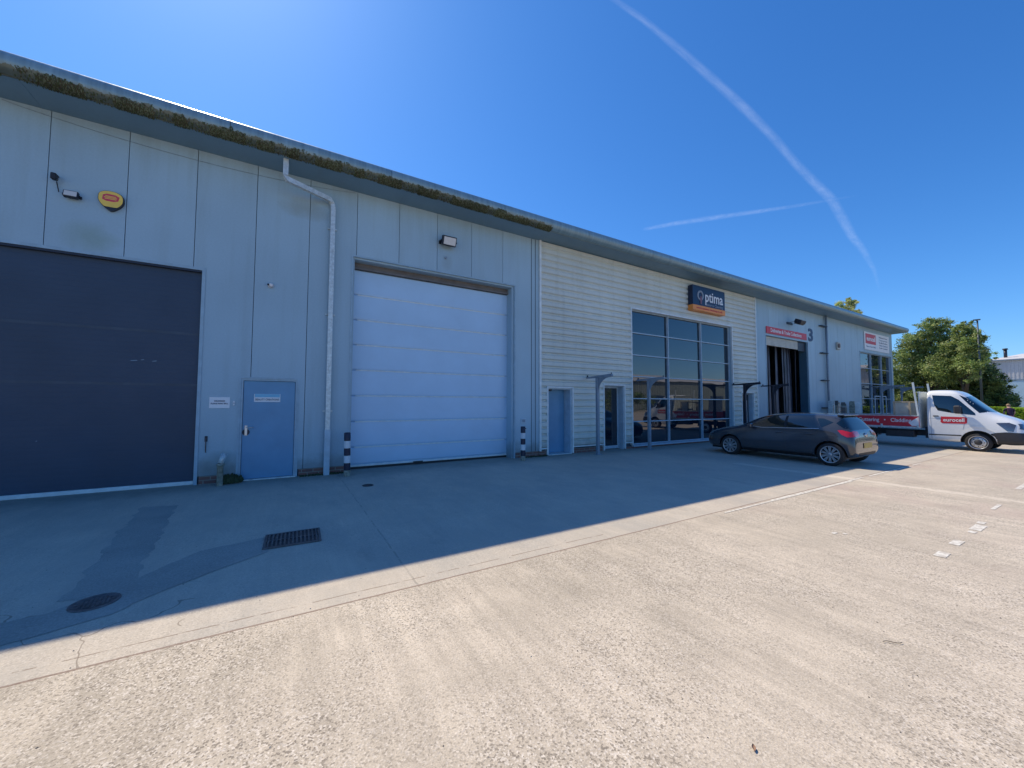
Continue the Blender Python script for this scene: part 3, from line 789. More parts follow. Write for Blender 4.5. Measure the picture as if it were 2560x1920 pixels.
for (x0, x1) in ((.3, 1.25), (5.95, 6.9)):
    o2 = empty('weed', ((x0+x1)/2, -.08, 0), label='thin fringe of weeds and grit at the foot of the wall %s' % ('by the galvanised downpipe' if x0 < 1 else 'between the two bollards and the plain blue door'), cat='weed', kind='stuff')
    b = MB()
    for i in range(260):
        x = r.uniform(-1, 1)*(x1-x0)/2; y = r.uniform(-.07, .06); h = r.uniform(.005, .05); l = r.uniform(.01, .03)
        b.quad([(x, y, 0.002), (x+l, y+r.uniform(-.02,.02), h*.3), (x+l*.5, y, h), (x-l*.3, y, h*.6)])
    b.build('weed_leaves', 'weed', o2, recalc=False)
# little dark bracket dot on the cladding
# big blue and orange sign
o = empty('shop_sign', (15.1, -.04, 5.89), label='square navy sign with orange base strip above the big window', cat='sign')
b = MB(); b.box(-1.12, 1.12, -.22, -.0, -.28, .52, bev=.006); b.build('sign_board', 'sign_blue', o)
b = MB(); b.box(-1.13, 1.13, -.225, -.0, -.50, -.283, bev=.006); st = b.build('sign_strip', 'sign_orange', o)
text_mesh('sign_text', 'ptima', .62, 'sign_white', o, (.32, -.226, .12), width=1.25, bold=.006)
text_mesh('sign_text', 'Resource Cleaning', .17, 'sign_grey', o, (.30, -.226, -.19), width=1.25)
text_mesh('strip_text', 'www.optima-cleaning.co.uk', .11, 'sign_red', st, (0, -.229, -.39), width=1.8)
b = MB(); rr = b.lathe([(-.224,.21),(-.235,.21),(-.235,.13),(-.224,.13)], 'y', 28, center=(-.62, 0, .13))
b.build('ring_emblem', 'sign_grey', o)
b = MB(); b.prism([(-.64,-.22),(-.56,-.22),(-.53,-.02),(-.57,.10),(-.64,.10),(-.66,-.02)], -.240, -.2355, 'xz'); b.build('ring_tail', 'ring_rose', o)
# red strip sign and number
o = empty('strip_sign', (22.1, -.01, 5.23), label='long red strip sign with white lettering over the loading bay', cat='sign')
b = MB(); b.box(-2.0, 2.2, -.03, -.0, -.17, .17, bev=.004); b.build('sign_board', 'sign_red', o)
text_mesh('sign_text', 'Deliveries & Trade Collections', .26, 'sign_white', o, (-.02, -.036, 0), width=3.2, bold=.004)
o = text_mesh('unit_number', '3', .95, 'digit_blue', None, (0,0,0), bold=.03, depth=.008, width=.55)
o.location = (24.86, -.012, 5.36); tag(o, 'large dark blue numeral three beside the red strip sign', 'number')
o = empty('trade_sign', (34.65, -.01, 5.75), label='white trade board with a red logo panel at the far end', cat='sign')
b = MB(); b.box(-2.2, 2.3, -.03, 0, -.56, .62, bev=.004); b.build('sign_board', 'sign_white', o)
b = MB(); b.box(-2.02, -.25, -.042, -.0305, -.16, .50, bev=.004); lg = b.build('logo_panel', 'sign_red', o)
text_mesh('logo_text', 'eurocell', .42, 'sign_white', lg, (-1.13, -.046, .17), width=1.5, bold=.01)
for k, t_ in enumerate(('Windows & Doors', 'Conservatories', 'Roofline Products', 'Gutter Systems', 'Trade Counter')):
    text_mesh('sign_text', t_, .15, 'sign_grey', o, (1.15, -.034, .42-k*.18), width=1.6)
text_mesh('sign_text', 'Open to Trade & Public', .14, 'sign_grey', o, (-1.1, -.034, -.34), width=1.7)
o = empty('alarm_box', (28.3, 0, 5.06), label='small round cream and dark alarm box between downpipe and trade board', cat='alarm box')
b = MB(); b.box(-.20, .25, -.10, 0, -.22, .22, bev=.03); b.build('box_body', 'cream_shutter', o)
b = MB(); b.cyl((-.07,-.10,0), (-.07,-.14,0), .13, n=14); b.build('box_dome', 'rust_iron', o)
o = empty('security_camera', (6.10, 0, .86), label='tiny white camera low on the wall behind the right bollard', cat='camera')
b = MB(); b.box(-.03,.03,-.10,-.0,-.03,.03, bev=.008); b.build('camera_body', 'white_plastic', o)
b = MB(); b.cyl((0,-.10,0), (0,-.112,0), .016, n=10); b.build('camera_lens', 'black_plastic', o)
o = empty('wall_plate', (6.08, 0, 1.08), label='flat blue grey socket plate on the wall above the right bollard', cat='plate')
b = MB(); b.box(-.09,.09,-.02,-.0,-.07,.07, bev=.004); b.build('plate_body', 'trim_light', o)
b = MB(); b.box(-.05,.05,-.027,-.0205,-.04,.04, bev=.003); b.build('plate_cover', 'post_grey', o)

# entrance canopies: pairs of T-shaped brackets on posts
def canopy_pair(xa, xb, mat, label, out=1.15, zt=2.46):
    o = empty('door_canopy', ((xa+xb)/2, -.55, 0), label=label, cat='canopy', group='T shaped door canopies')
    for x in (xa-(xa+xb)/2, xb-(xa+xb)/2):
        b = MB(); b.box(x-.045, x+.045, -.045, .045, 0, zt-.05, bev=.004); p = b.build('post', mat, o)
        b = MB(); b.box(x-.10, x+.10, -.10, .10, 0, .012)
        for sx in (-.07, .07):
            for sy in (-.07, .07): b.cyl((x+sx, sy, .012), (x+sx, sy, .03), .01, n=6)
        b.build('foot_plate', mat, p)
        b = MB(); b.prism([(.53, zt-.05), (.53, zt+.0), (-out+.55, zt+.05), (-out+.52, zt+.04), (-out+.50, zt-.01), (-out+.52, zt-.045)], x-.03, x+.03); bm_ = b.build('canopy_beam', mat, o)
        arc = [(-.045, zt-.052), (-.045, zt-.50)]
        for k in range(9):
            t = k/8*math.pi/2; arc.append((-out+.62+(out-.665)*math.cos(t), zt-.50+.45*math.sin(t)))
        b = MB(); b.prism(arc, x-.01, x+.01); b.build('gusset', mat, bm_)
        b = MB(); b.cyl((x, .46, zt+.004), (x, .46, zt+.06), .025, n=8); b.cyl((x, -out+.54, zt+.045), (x, -out+.54, zt+.085), .014, n=8); b.build('glazing_fixing', 'dark_metal', bm_)
    return o
canopy_pair(8.52, 10.93, 'post_grey', 'grey T shaped canopy posts beside the glazed entrance door')
canopy_pair(17.05, 19.5, 'dark_metal', 'black T shaped canopy posts behind the dark hatchback')
canopy_pair(33.2, 37.0, 'post_grey', 'distant T shaped canopy posts by the far end window', 1.6, 2.75)

# bollards
def bollard(x, y, label, lean=0):
    o = empty('bollard', (x, y, 0), label=label, cat='bollard', group='black and white striped bollards')
    zs = [.0, .13, .29, .45, .61, .77, .95]
    for i, m in enumerate(('mossy_steel', 'bollard_black', 'bollard_white', 'bollard_black', 'bollard_white', 'bollard_black')):
        b = MB(); z0, z1 = zs[i], zs[i+1]; r0 = .068
        prof = [(z0-(.02 if i == 0 else 0), r0), (z1-.001, r0)]
        if i == 5: prof = [(z0, r0), (z1-.012, r0), (z1, r0-.012), (z1+.001, 0.0005)]
        b.lathe(prof, 'z', 24); b.build('post_base' if i == 0 else ('black_band' if m == 'bollard_black' else 'white_band'), m, o)
    return o
bollard(1.20, -.49, 'black and white striped bollard left of the pale overhead door').rotation_euler = (R(.6), R(-.8), 0)
bollard(5.76, -.49, 'black and white striped bollard right of the pale overhead door')

# drains and ironwork
o = empty('drain_grate', (.12, -4.32, .0), R(-1.5), label='rectangular rusty drain grate in the shaded concrete', cat='drain')
b = MB(); 
b.box(-.29,.29,-.255,-.225,.004,.016); b.box(-.29,.29,.225,.255,.004,.016); b.box(-.29,-.265,-.225,.225,.004,.016); b.box(.265,.29,-.225,.225,.004,.016)
b.build('grate_frame', 'rust_iron', o)
b = MB()
for k in range(13):
    x = -.245+k*.0408; b.box(x-.009, x+.009, -.222, .222, .006, .019)
b.box(-.262,.262,-.012,.012,.0065,.014); b.build('grate_bars', 'rust_iron', o)
b = MB(); b.box(-.262,.262,-.222,.222,.0045,.0055); b.build('grate_pit', 'van_trim', o)
o = empty('manhole_cover', (-1.27, -5.19, .0035), R(8), label='round iron inspection cover at the shadow edge on the left', cat='manhole cover')
b = MB(); b.lathe([(.001,.15),(.008,.148),(.008,.128),(.003,.127),(.003,.0005)], 'z', 32)
b.build('cover_ring', 'rust_iron', o)
b = MB()
for i in range(-4, 5):
    for j in range(-4, 5):
        if i*i+j*j < 17: b.box(i*.026-.008, i*.026+.008, j*.026-.008, j*.026+.008, .0035, .0085)
b.build('cover_studs', 'rust_iron', o)
o = empty('stopcock_cover', (1.42, -1.72, 0), label='small black valve cover lying in front of the left bollard', cat='cover')
b = MB(); b.lathe([(0,.105),(.012,.10),(.014,.085),(.009,.08),(.009,.0005)], 'z', 20); c_ = b.build('cover_plate', 'black_plastic', o)
b = MB(); b.box(-.03,.03,-.006,.006,.0095,.016); b.build('cover_slot', 'rust_iron', c_)
o = empty('twig', (3.56, -8.62, .006), R(-35), label='short curved dry twig on the sunlit concrete', cat='twig')
b = MB(); prev = None
for k in range(8):
    p = Vector((-.06+k*.017, .010*math.sin(k*.9), .004))
    if prev is not None: b.cyl(prev, p, .0022, n=5)
    prev = p
b.build('twig_stem', 'bark', o)

o = empty('dry_leaf', (1.92, -8.57, .004), R(40), label='small curled brown leaf on the sunlit concrete near the bottom edge', cat='leaf')
b = MB()
for k in range(6):
    a, c = k/6*.034-.017, (k+1)/6*.034-.017; w0 = .008*math.sin(math.pi*k/6)+.001; w1 = .008*math.sin(math.pi*(k+1)/6)+.001
    z0 = .002+.004*(k/6)**2; z1 = .002+.004*((k+1)/6)**2
    b.quad([(a, -w0, z0+.005), (c, -w1, z1+.005), (c, 0, z1), (a, 0, z0)]); b.quad([(a, 0, z0), (c, 0, z1), (c, w1, z1+.006), (a, w0, z0+.006)])
b.build('leaf_blade', 'rust_leaf', o, recalc=False)
o = empty('grit', (0, 0, 0), label='loose grit and small stones scattered over the yard', cat='grit', kind='stuff')
b = MB(); r = random.Random(77)
for i in range(1500):
    x = r.uniform(-2.4, 9); y = -9.4+r.random()**1.3*9.2
    if r.random() < .35: x = r.uniform(-2, 19); y = -r.random()**2*.9-.02
    s_ = r.uniform(.0025, .007)
    V = [b.bm.verts.new((x+s_*r.uniform(.6,1.2)*math.cos(a), y+s_*r.uniform(.6,1.2)*math.sin(a), .0005)) for a in (0, 1.6, 3.1, 4.7)]
    T_ = b.bm.verts.new((x, y, s_*r.uniform(.5, 1.1)))
    for q in range(4): b.bm.faces.new((V[q], V[(q+1)%4], T_)).material_index = b.mi(('grit_dark', 'grit_pale')[i % 3 == 0])
b.build('grit_stones', None, o, recalc=False)
# ------------------------------------------------------------------ vehicles
def decal(body, poly, axis, sign, name, mat, parent, off=.004, cut=.06, thick=0, far=3.0):
    """lay a polygon (drawn in side, rear or front elevation) on the curved body"""
    bm = bmesh.new()
    def P(u, v): return {'x': (sign*far, u, v), 'y': (u, sign*far, v), 'z': (u, v, sign*far)}[axis]
    f = bm.faces.new([bm.verts.new(P(u, v)) for u, v in poly])
    bmesh.ops.triangulate(bm, faces=[f])
    for _ in range(7):
        es = [e for e in bm.edges if e.calc_length() > cut]
        if not es: break
        bmesh.ops.subdivide_edges(bm, edges=es, cuts=1)
        bmesh.ops.triangulate(bm, faces=[f for f in bm.faces if len(f.verts) > 3])
    project(bm, body, axis, sign, off)
    me = bpy.data.meshes.new(name); bm.to_mesh(me); bm.free(); me.materials.append(MATS[mat])
    for p in me.polygons: p.use_smooth = True
    o = bpy.data.objects.new(name, me); COL.objects.link(o); o.parent = parent
    return o
def project(bm, body, axis, sign, off):
    d = {'x': Vector((-sign, 0, 0)), 'y': Vector((0, -sign, 0)), 'z': Vector((0, 0, -sign))}[axis]
    miss = []
    for v in bm.verts:
        hit, n, i, dist = body.ray_cast(v.co, d)
        if hit is None: miss.append(v); continue
        if n.dot(d) > 0: n = -n
        v.co = hit + n*off
    if miss: bmesh.ops.delete(bm, geom=miss, context='VERTS')
    bmesh.ops.recalc_face_normals(bm, faces=bm.faces)
    bm.normal_update()
    for f in bm.faces:
        if f.normal.dot(d) > 0: f.normal_flip()
def loft(stations, half=True):
    """stations: (y, [(x,z)...] half ring from bottom centre to top centre)"""
    bm = bmesh.new(); rings = []
    for y, pts in stations:
        full = pts + [(-x, z) for x, z in pts[-2:0:-1]]
        rings.append([bm.verts.new((x, y, z)) for x, z in full])
    n = len(rings[0])
    for a, c in zip(rings, rings[1:]):
        for k in range(n): bm.faces.new((a[k], a[(k+1) % n], c[(k+1) % n], c[k]))
    bm.faces.new(rings[0]); bm.faces.new(rings[-1][::-1])
    bmesh.ops.recalc_face_normals(bm, faces=bm.faces)
    return bm
def finish_body(bm, name, mat, parent, arches, r, depth, sub=2, creases=()):
    me = bpy.data.meshes.new(name); bm.to_mesh(me); bm.free()
    o = bpy.data.objects.new('tmp_body', me); COL.objects.link(o)
    m = o.modifiers.new('s', 'SUBSURF'); m.levels = sub; m.render_levels = sub
    cutters = []
    for (y, z) in arches:
        for sx in (-1, 1):
            b = MB(); b.cyl((sx*depth, y, z), (sx*1.6, y, z), r, n=40); c = b.build('cutter'); cutters.append(c)
            bo = o.modifiers.new('b', 'BOOLEAN'); bo.object = c; bo.operation = 'DIFFERENCE'; bo.solver = 'EXACT'
    dg = bpy.context.evaluated_depsgraph_get(); dg.update()
    me2 = bpy.data.meshes.new_from_object(o.evaluated_get(dg)); me2.name = name
    for c in cutters: bpy.data.objects.remove(c)
    bpy.data.objects.remove(o)
    me2.materials.clear(); me2.materials.append(MATS[mat]); me2.materials.append(MATS['black_plastic'])
    for p in me2.polygons:
        p.material_index = 0; p.use_smooth = True
        c = p.center
        for (y, z) in arches:
            dd = math.hypot(c.y-y, c.z-z)
            if dd < r+.003 and (abs(abs(c.x)-depth) < .01 or (abs(dd-r) < .02 and abs(p.normal.x) < .3 and abs(c.x) > depth-.02)):
                p.material_index = 1; p.use_smooth = False
    me2.validate()
    try: me2.set_sharp_from_angle(angle=R(38))
    except Exception: pass
    ob = bpy.data.objects.new(name, me2); COL.objects.link(ob); ob.parent = parent
    tb = bmesh.new(); tb.from_mesh(me2); bvh = BVHTree.FromBMesh(tb); tb.free()
    return ob, bvh
def wheel(parent, x, y, z, r, side, spokes=10, steel=False):
    s = side; w = .10
    t = MB(); t.lathe([(-w, r*.70), (-w*.98, r*.92), (-w*.75, r), (w*.75, r), (w*.98, r*.92), (w, r*.72), (w*.8, r*.70)], 'x', 36)
    tw = empty('wheel', (x, y, z)); tw.parent = parent
    o = t.build('tyre', 'tyre_rubber', tw, smooth=True)
    b = MB(); b.lathe([(s*w*.98, r*.73), (s*w*.9, r*.66), (s*w*.55, r*.64), (s*w*.2, r*.60), (s*w*.15, r*.0)], 'x', 36, 'black_plastic')
    b.lathe([(s*w*1.0, r*.735), (s*w*1.03, r*.715), (s*w*.9, r*.665)], 'x', 36, 'alloy')
    if steel:
        b.lathe([(s*w*.6, r*.60), (s*w*.75, r*.52), (s*w*.7, r*.40), (s*w*.72, r*.30)], 'x', 30, 'alloy')
        b.lathe([(s*w*.74, r*.30), (s*w*.95, r*.24), (s*w*.97, .001)], 'x', 24, 'van_trim')
        for k in range(8):
            a = k*math.pi/4; b.cyl((s*w*.7, math.cos(a)*r*.44, math.sin(a)*r*.44), (s*w*.74, math.cos(a)*r*.44, math.sin(a)*r*.44), r*.05, n=8, m='black_plastic')
    else:
        for k in range(spokes):
            a = 2*math.pi*k/spokes
            for da in (-.10, .10):
                M = Matrix.Rotation(a+da, 4, 'X')
                b.box(s*w*.62, s*w*.93, -.011, .011, r*.12, r*.68, 'alloy', mat=M)
        b.lathe([(s*w*.6, r*.16), (s*w*.97, r*.15), (s*w*1.0, r*.12), (s*w*1.0, .001)], 'x', 20, 'alloy')
    b.build('rim', None, tw)
    return tw

def hatchback():
    root = empty('parked_car', (13.04, -3.65, 0), label='dark grey five door hatchback parked nose in towards the building', cat='car')
    def ring(zb, wm, zs, ws, zr, wr, zt):
        return [(0, zb), (wm*.86, zb), (wm*.985, zb+.10), (wm, (zb+zs)*.5), (ws, zs), (wr, zr), (wr*.72, zt-(zt-zr)*.25), (0, zt)]
    S_ = [(2.05, ring(.30,.42,.44,.42,.50,.36,.52)), (2.00, ring(.22,.60,.52,.58,.58,.50,.61)), (1.83, ring(.19,.77,.64,.74,.69,.62,.735)),
          (1.45, ring(.18,.84,.74,.81,.79,.70,.85)), (1.0, ring(.18,.865,.80,.835,.86,.74,.92)), (.78, ring(.18,.865,.83,.84,.90,.72,.965)),
          (.45, ring(.18,.865,.85,.84,1.06,.68,1.14)), (.05, ring(.18,.865,.87,.84,1.25,.63,1.315)), (-.5, ring(.18,.865,.885,.84,1.305,.62,1.37)),
          (-1.1, ring(.18,.865,.91,.845,1.305,.62,1.37)), (-1.60, ring(.19,.862,.93,.85,1.275,.61,1.335)), (-1.78, ring(.20,.86,.95,.84,1.235,.61,1.29)),
          (-1.90, ring(.21,.85,.95,.82,1.10,.63,1.16)), (-2.02, ring(.23,.84,.91,.80,.95,.66,.99)), (-2.08, ring(.25,.82,.84,.78,.88,.66,.90)),
          (-2.12, ring(.27,.80,.76,.76,.80,.66,.82)), (-2.15, ring(.30,.78,.62,.74,.66,.62,.67)), (-2.16, ring(.36,.72,.54,.68,.56,.60,.57))]
    def fy(y): return 1.02+(y-1.02)*.90 if y > 1.02 else (-1.57+(y+1.57)*.86 if y < -1.57 else y)
    bm = loft([(fy(y), q) for y, q in S_])
    body, bv = finish_body(bm, 'body', 'car_paint', root, [(1.02,.30),(-1.57,.30)], .345, .58)
    D = lambda poly, ax, *a, **k: decal(bv, [(fy(u), v) for u, v in poly] if ax == 'x' else poly, ax, *a, **k)
    for sg in (-1, 1):
        D([(.42,.955),(.30,1.02),(-.02,1.17),(-.22,1.25),(-.50,1.27),(-.50,.935),(.10,.92)], 'x', sg, 'side_window', 'car_glass', root)
        D([(-.56,1.27),(-.95,1.265),(-1.16,1.235),(-1.29,.965),(-.56,.935)], 'x', sg, 'side_window', 'car_glass', root)
        D([(-1.25,1.22),(-1.40,1.215),(-1.63,1.12),(-1.42,1.0),(-1.38,.985)], 'x', sg, 'quarter_window', 'car_glass', root)
        D([(-1.76,.925),(-1.85,.935),(-2.0,.90),(-2.11,.86),(-2.11,.77),(-1.98,.76),(-1.86,.82)], 'x', sg, 'tail_light', 'lamp_red', root, off=.010)
        D([(-1.79,1.20),(-1.86,1.20),(-2.03,.965),(-1.90,.975),(-1.70,1.10)], 'x', sg, 'rear_side_glass', 'car_glass', root)
        D([(1.62,.66),(1.72,.735),(1.98,.64),(2.04,.56),(1.90,.56)], 'x', sg, 'headlight', 'lamp_clear', root, off=.008)
        for poly in ([(-.525,.93),(-.535,.93),(-.56,.30),(-.55,.30)], [(.53,.90),(.52,.90),(.60,.30),(.61,.30)], [(-1.31,.94),(-1.32,.93),(-1.22,.62),(-1.21,.62)],
                     [(.50,.885),(-1.34,.925),(-1.34,.915),(.50,.875)]):
            D(poly, 'x', sg, 'door_seam', 'black_plastic', body, off=.0025)
        D([(.47,.945),(.10,.912),(-1.33,.955),(-1.33,.938),(.10,.895),(.47,.928)], 'x', sg, 'window_trim', 'alloy', root, off=.007)
        D([(-.50,1.26),(-.56,1.26),(-.56,.94),(-.50,.94)], 'x', sg, 'door_pillar', 'black_plastic', body, off=.008)
        D([(.62,.27),(-1.17,.27),(-1.17,.21),(.62,.21)], 'x', sg, 'sill_trim', 'black_plastic', body, off=.005)
        for y in (-.38, -1.12):
            h = MB(); h.box(-.012, .012, -.09, .09, -.014, .014, bev=.006, mat=Matrix.Translation((sg*.868, y, .80))); h.build('door_handle', 'car_paint', root)
        m = MB(); m.box(-.07,.07,-.05,.05,-.06,.06, bev=.025, mat=Matrix.Translation((sg*.90, .36, .955))); m.cyl((sg*.80,.38,.92), (sg*.87,.36,.94), .018, n=8); m.build('door_mirror', 'car_paint', root)
    D([(-.60,1.235),(-.50,1.26),(0,1.275),(.50,1.26),(.60,1.235),(.68,.98),(.62,.94),(-.62,.94),(-.68,.98)], 'y', -1, 'rear_window', 'car_glass', root)
    D([(-.58,1.27),(0,1.29),(.58,1.27),(.70,.98),(.6,.955),(-.6,.955),(-.70,.98)], 'y', 1, 'windscreen', 'car_glass', root)
    for sg in (-1, 1):
        D([(sg*.42,.90),(sg*.60,.915),(sg*.76,.89),(sg*.80,.80),(sg*.62,.765),(sg*.42,.80)], 'y', -1, 'tail_light', 'lamp_red', root, off=.009)
        D([(sg*.40,.62),(sg*.60,.66),(sg*.70,.62),(sg*.60,.56)], 'y', 1, 'headlight', 'lamp_clear', root, off=.008)
    D([(-.27,.60),(.27,.60),(.27,.47),(-.27,.47)], 'y', -1, 'number_plate', 'plate_yellow', root, off=.012)
    D([(-.55,.36),(.55,.36),(.50,.29),(-.50,.29)], 'y', -1, 'bumper_trim', 'black_plastic', root, off=.006)
    D([(-.64,.70),(.64,.70),(.64,.692),(-.64,.692)], 'y', -1, 'tailgate_seam', 'black_plastic', body, off=.003)
    b = MB(); b.lathe([(-2.165,.0005),(-2.170,.055),(-2.14,.06)], 'y', 18, center=(0,0.10,.80)); b.build('badge', 'alloy', root)
    b = MB(); b.box(-.5, .5, -.05, .10, -.01, .02, bev=.01, mat=Matrix.Translation((0,-1.73,1.30))); b.build('roof_spoiler', 'car_paint', root)
    b = MB(); b.cyl((0,-1.45,1.33), (0,-1.62,1.46), .004, n=5); b.build('aerial', 'black_plastic', root)
    b = MB(); b.box(-.60,.60,-1.8,1.75,.16,.24); b.build('underbody', 'black_plastic', root)
    for (x, s) in ((-.765, -1), (.765, 1)):
        for y in (1.02, -1.57): wheel(root, x, y, .295, .295, s)
    # seats seen through the glass are not visible: the glass is dark
    return root
hatchback()

def truck():
    root = empty('flatbed_truck', (21.20, -5.25, 0), label='white dropside pickup truck with red boards facing away from the building', cat='truck')
    # local frame: nose towards -y; built with v = distance in front of the cab's rear wall
    def ring(zb, w, zs, ws, zr, wr, zt):
        return [(0, zb), (w*.90, zb), (w, zb+.08), (w, (zb+zs)*.5), (ws, zs), (wr, zr), (wr*.80, zt-(zt-zr)*.15), (0, zt)]
    T = [(0, ring(.30,.88,1.2,.88,2.0,.79,2.10)), (-.03, ring(.28,.90,1.2,.90,2.02,.80,2.13)), (-.30, ring(.26,.90,1.22,.90,2.03,.80,2.14)), (-.62, ring(.26,.90,1.22,.90,2.02,.80,2.13)),
         (-.76, ring(.26,.90,1.22,.90,1.97,.79,2.07)), (-.88, ring(.26,.90,1.22,.895,1.87,.78,1.98)), (-1.13, ring(.26,.90,1.20,.89,1.61,.76,1.71)),
         (-1.40, ring(.26,.90,1.14,.88,1.32,.74,1.41)), (-1.58, ring(.26,.90,1.08,.875,1.20,.72,1.28)), (-1.88, ring(.26,.89,1.0,.86,1.08,.70,1.17)),
         (-2.06, ring(.27,.87,.90,.82,.99,.66,1.07)), (-2.14, ring(.28,.85,.78,.79,.90,.62,.98)), (-2.19, ring(.30,.82,.62,.76,.70,.58,.74)), (-2.21, ring(.36,.74,.50,.70,.56,.54,.58))]
    bm = loft([(y, p) for y, p in T])
    body, bv = finish_body(bm, 'cab', 'van_paint', root, [(-1.20,.31)], .40, .58)
    D = lambda *a, **k: decal(bv, *a, **k)
    for sg in (-1, 1):
        D([(-.16,1.93),(-.62,1.90),(-.80,1.76),(-1.16,1.30),(-1.17,1.23),(-.64,1.30),(-.30,1.38),(-.21,1.58)], 'x', sg, 'side_window', 'car_glass', root)
        D([(-.80,1.93),(-.94,1.84),(-1.18,1.58),(-1.44,1.345),(-1.25,1.31),(-1.02,1.60)], 'x', sg, 'windscreen_corner', 'car_glass', root)
        D([(-1.40,.60),(-1.62,.66),(-1.80,.69),(-2.3,.67),(-2.3,.28),(-1.60,.22)], 'x', sg, 'bumper', 'van_trim', root, off=.012)
        D([(-1.60,.985),(-1.86,1.0),(-2.0,.93),(-1.95,.71),(-1.82,.73)], 'x', sg, 'headlight', 'lamp_clear', root, off=.010)
        D([(-.02,.525),(-.84,.535),(-.84,.495),(-.02,.485)], 'x', sg, 'side_trim', 'van_trim', root, off=.012)
        for poly in ([(-.10,1.95),(-.11,1.95),(-.13,.33),(-.12,.33)], [(-.96,1.18),(-.97,1.17),(-.88,.70),(-.87,.70)], [(-.02,1.10),(-.95,1.09),(-.95,1.083),(-.02,1.093)]):
            D(poly, 'x', sg, 'door_seam', 'sign_grey', body, off=.003)
        pl = [(-.37,1.165),(-.95,1.155),(-.99,1.12),(-.98,.95),(-.93,.925),(-.40,.925),(-.36,.96)]
        lg = D(pl, 'x', sg, 'door_logo', 'sign_red', root, off=.006)
        if sg < 0:
            t_ = text_mesh('logo_text', 'eurocell', .17, 'sign_white', None, (-1.2, -.675, 1.045), rot=(R(90),0,R(-90)), width=.50, bold=.004, depth=.0)
            q = bmesh.new(); q.from_mesh(t_.data); 
            for v in q.verts: v.co.x = -3
            project(q, bv, 'x', -1, .010); q.to_mesh(t_.data); q.free(); t_.parent = lg
        h = MB(); h.box(-.014,.014,-.07,.07,-.016,.016, bev=.006, mat=Matrix.Translation((sg*.905,-.25,1.18))); h.build('door_handle', 'van_trim', root)
        m = MB(); m.box(-.09,.09,-.085,.085,-.14,.14, bev=.035, mat=Matrix.Translation((sg*1.03,-.80,1.42))); m.cyl((sg*.86,-.80,1.36), (sg*.97,-.80,1.40), .025, n=8); m.build('door_mirror', 'van_trim', root)
        D([(-.84,.70),(-1.10,.86),(-1.34,.86),(-1.58,.72),(-1.55,.70),(-1.33,.82),(-1.12,.82),(-.87,.68)], 'x', sg, 'wheel_arch', 'van_paint', root, off=.02)
    D([(-.66,1.86),(0,1.90),(.66,1.86),(.78,1.36),(0,1.33),(-.78,1.36)], 'y', -1, 'windscreen', 'car_glass', root)
    D([(-.36,.99),(.36,.99),(.42,.88),(.36,.68),(-.36,.68),(-.42,.88)], 'y', -1, 'grille', 'van_trim', root, off=.012)
    for sg in (-1, 1):
        D([(sg*.46,.95),(sg*.72,.97),(sg*.82,.80),(sg*.50,.72)], 'y', -1, 'headlight', 'lamp_clear', root, off=.010)
    D([(-.80,.64),(.80,.64),(.80,.40),(-.80,.40)], 'y', -1, 'bumper', 'van_trim', root, off=.014)
    # chassis
    b = MB(); b.box(-.42,-.34, -.1, 3.3, .42, .60); b.box(.34,.42,-.1,3.3,.42,.60)
    for y in (.4, 1.2, 2.0, 2.8): b.box(-.34,.34,y,y+.08,.44,.56)
    b.box(-.80,-.45,.35,1.15,.36,.62, bev=.02); b.build('chassis', 'van_trim', root)
    b = MB(); b.box(-.60,.60,.04,.10,.35,.75); b.build('cab_rear_panel', 'van_trim', root)
    # flat bed
    b = MB(); b.box(-.98,.98,.14,3.25,.70,.765, bev=.005); bed = b.build('load_bed', 'galvanised', root)
    for sg in (-1, 1):
        b = MB(); x0, x1 = (.955, .985) if sg > 0 else (-.985, -.955)
        b.box(x0, x1, .16, 3.24, .770, 1.15, bev=.006); sd = b.build('side_board', 'sign_red', root)
        b = MB()
        for y in (.20, 1.20, 2.20, 3.20): b.box(sg*.992-.012, sg*.992+.012, y-.03, y+.03, .72, .84)
        b.box(x0-.004, x1+.004, .16, 3.24, 1.152, 1.18); b.build('board_hinges', 'galvanised', sd)
        if sg < 0:
            text_mesh('board_text', 'Windows   \u2022   Guttering   \u2022   Cladding', .20, 'sign_white', sd, (-.990, 1.62, .985), rot=(R(90),0,R(-90)), width=2.5, bold=.003, depth=.001)
            b = MB(); b.prism([(.17,1.13),(.17,.79),(.36,.79),(.44,.90),(.36,.98)], -.9895, -.9865); b.build('board_wave', 'sign_white', sd)
    b = MB(); b.box(-.97,.97,3.255,3.285,.770,1.15, bev=.006); b.build('tailboard', 'sign_red', root)
    # headboard and ladder stakes
    b = MB(); b.box(-.93,.93,.145,.165,.77,2.02)
    for k in range(12): b.box(-.9+k*.16, -.88+k*.16, .166, .185, .78, 2.01)
    b.box(-.95,.95,.135,.195,2.02,2.07); b.build('headboard', 'galvanised', root)
    for x in (-.93, .93):
        b = MB(); b.tube([(x, .16, .78), (x, .19, 1.2), (x*.985, .30, 2.42)], .055, .05); b.build('ladder_stake', 'trim_pale', root)
    for y in (-1.20, 2.15):
        for (x, s) in ((-.80, -1), (.80, 1)): wheel(root, x, y, .305, .305, s, steel=True)
    b = MB()
    for sg in (-1, 1): b.box(sg*.80-.12, sg*.80+.12, 1.74, 1.78, .30, .64); b.box(sg*.80-.12, sg*.80+.12, 1.78, 2.52, .635, .66)
    b.build('mudguard', 'van_trim', root)
    return root
truck()
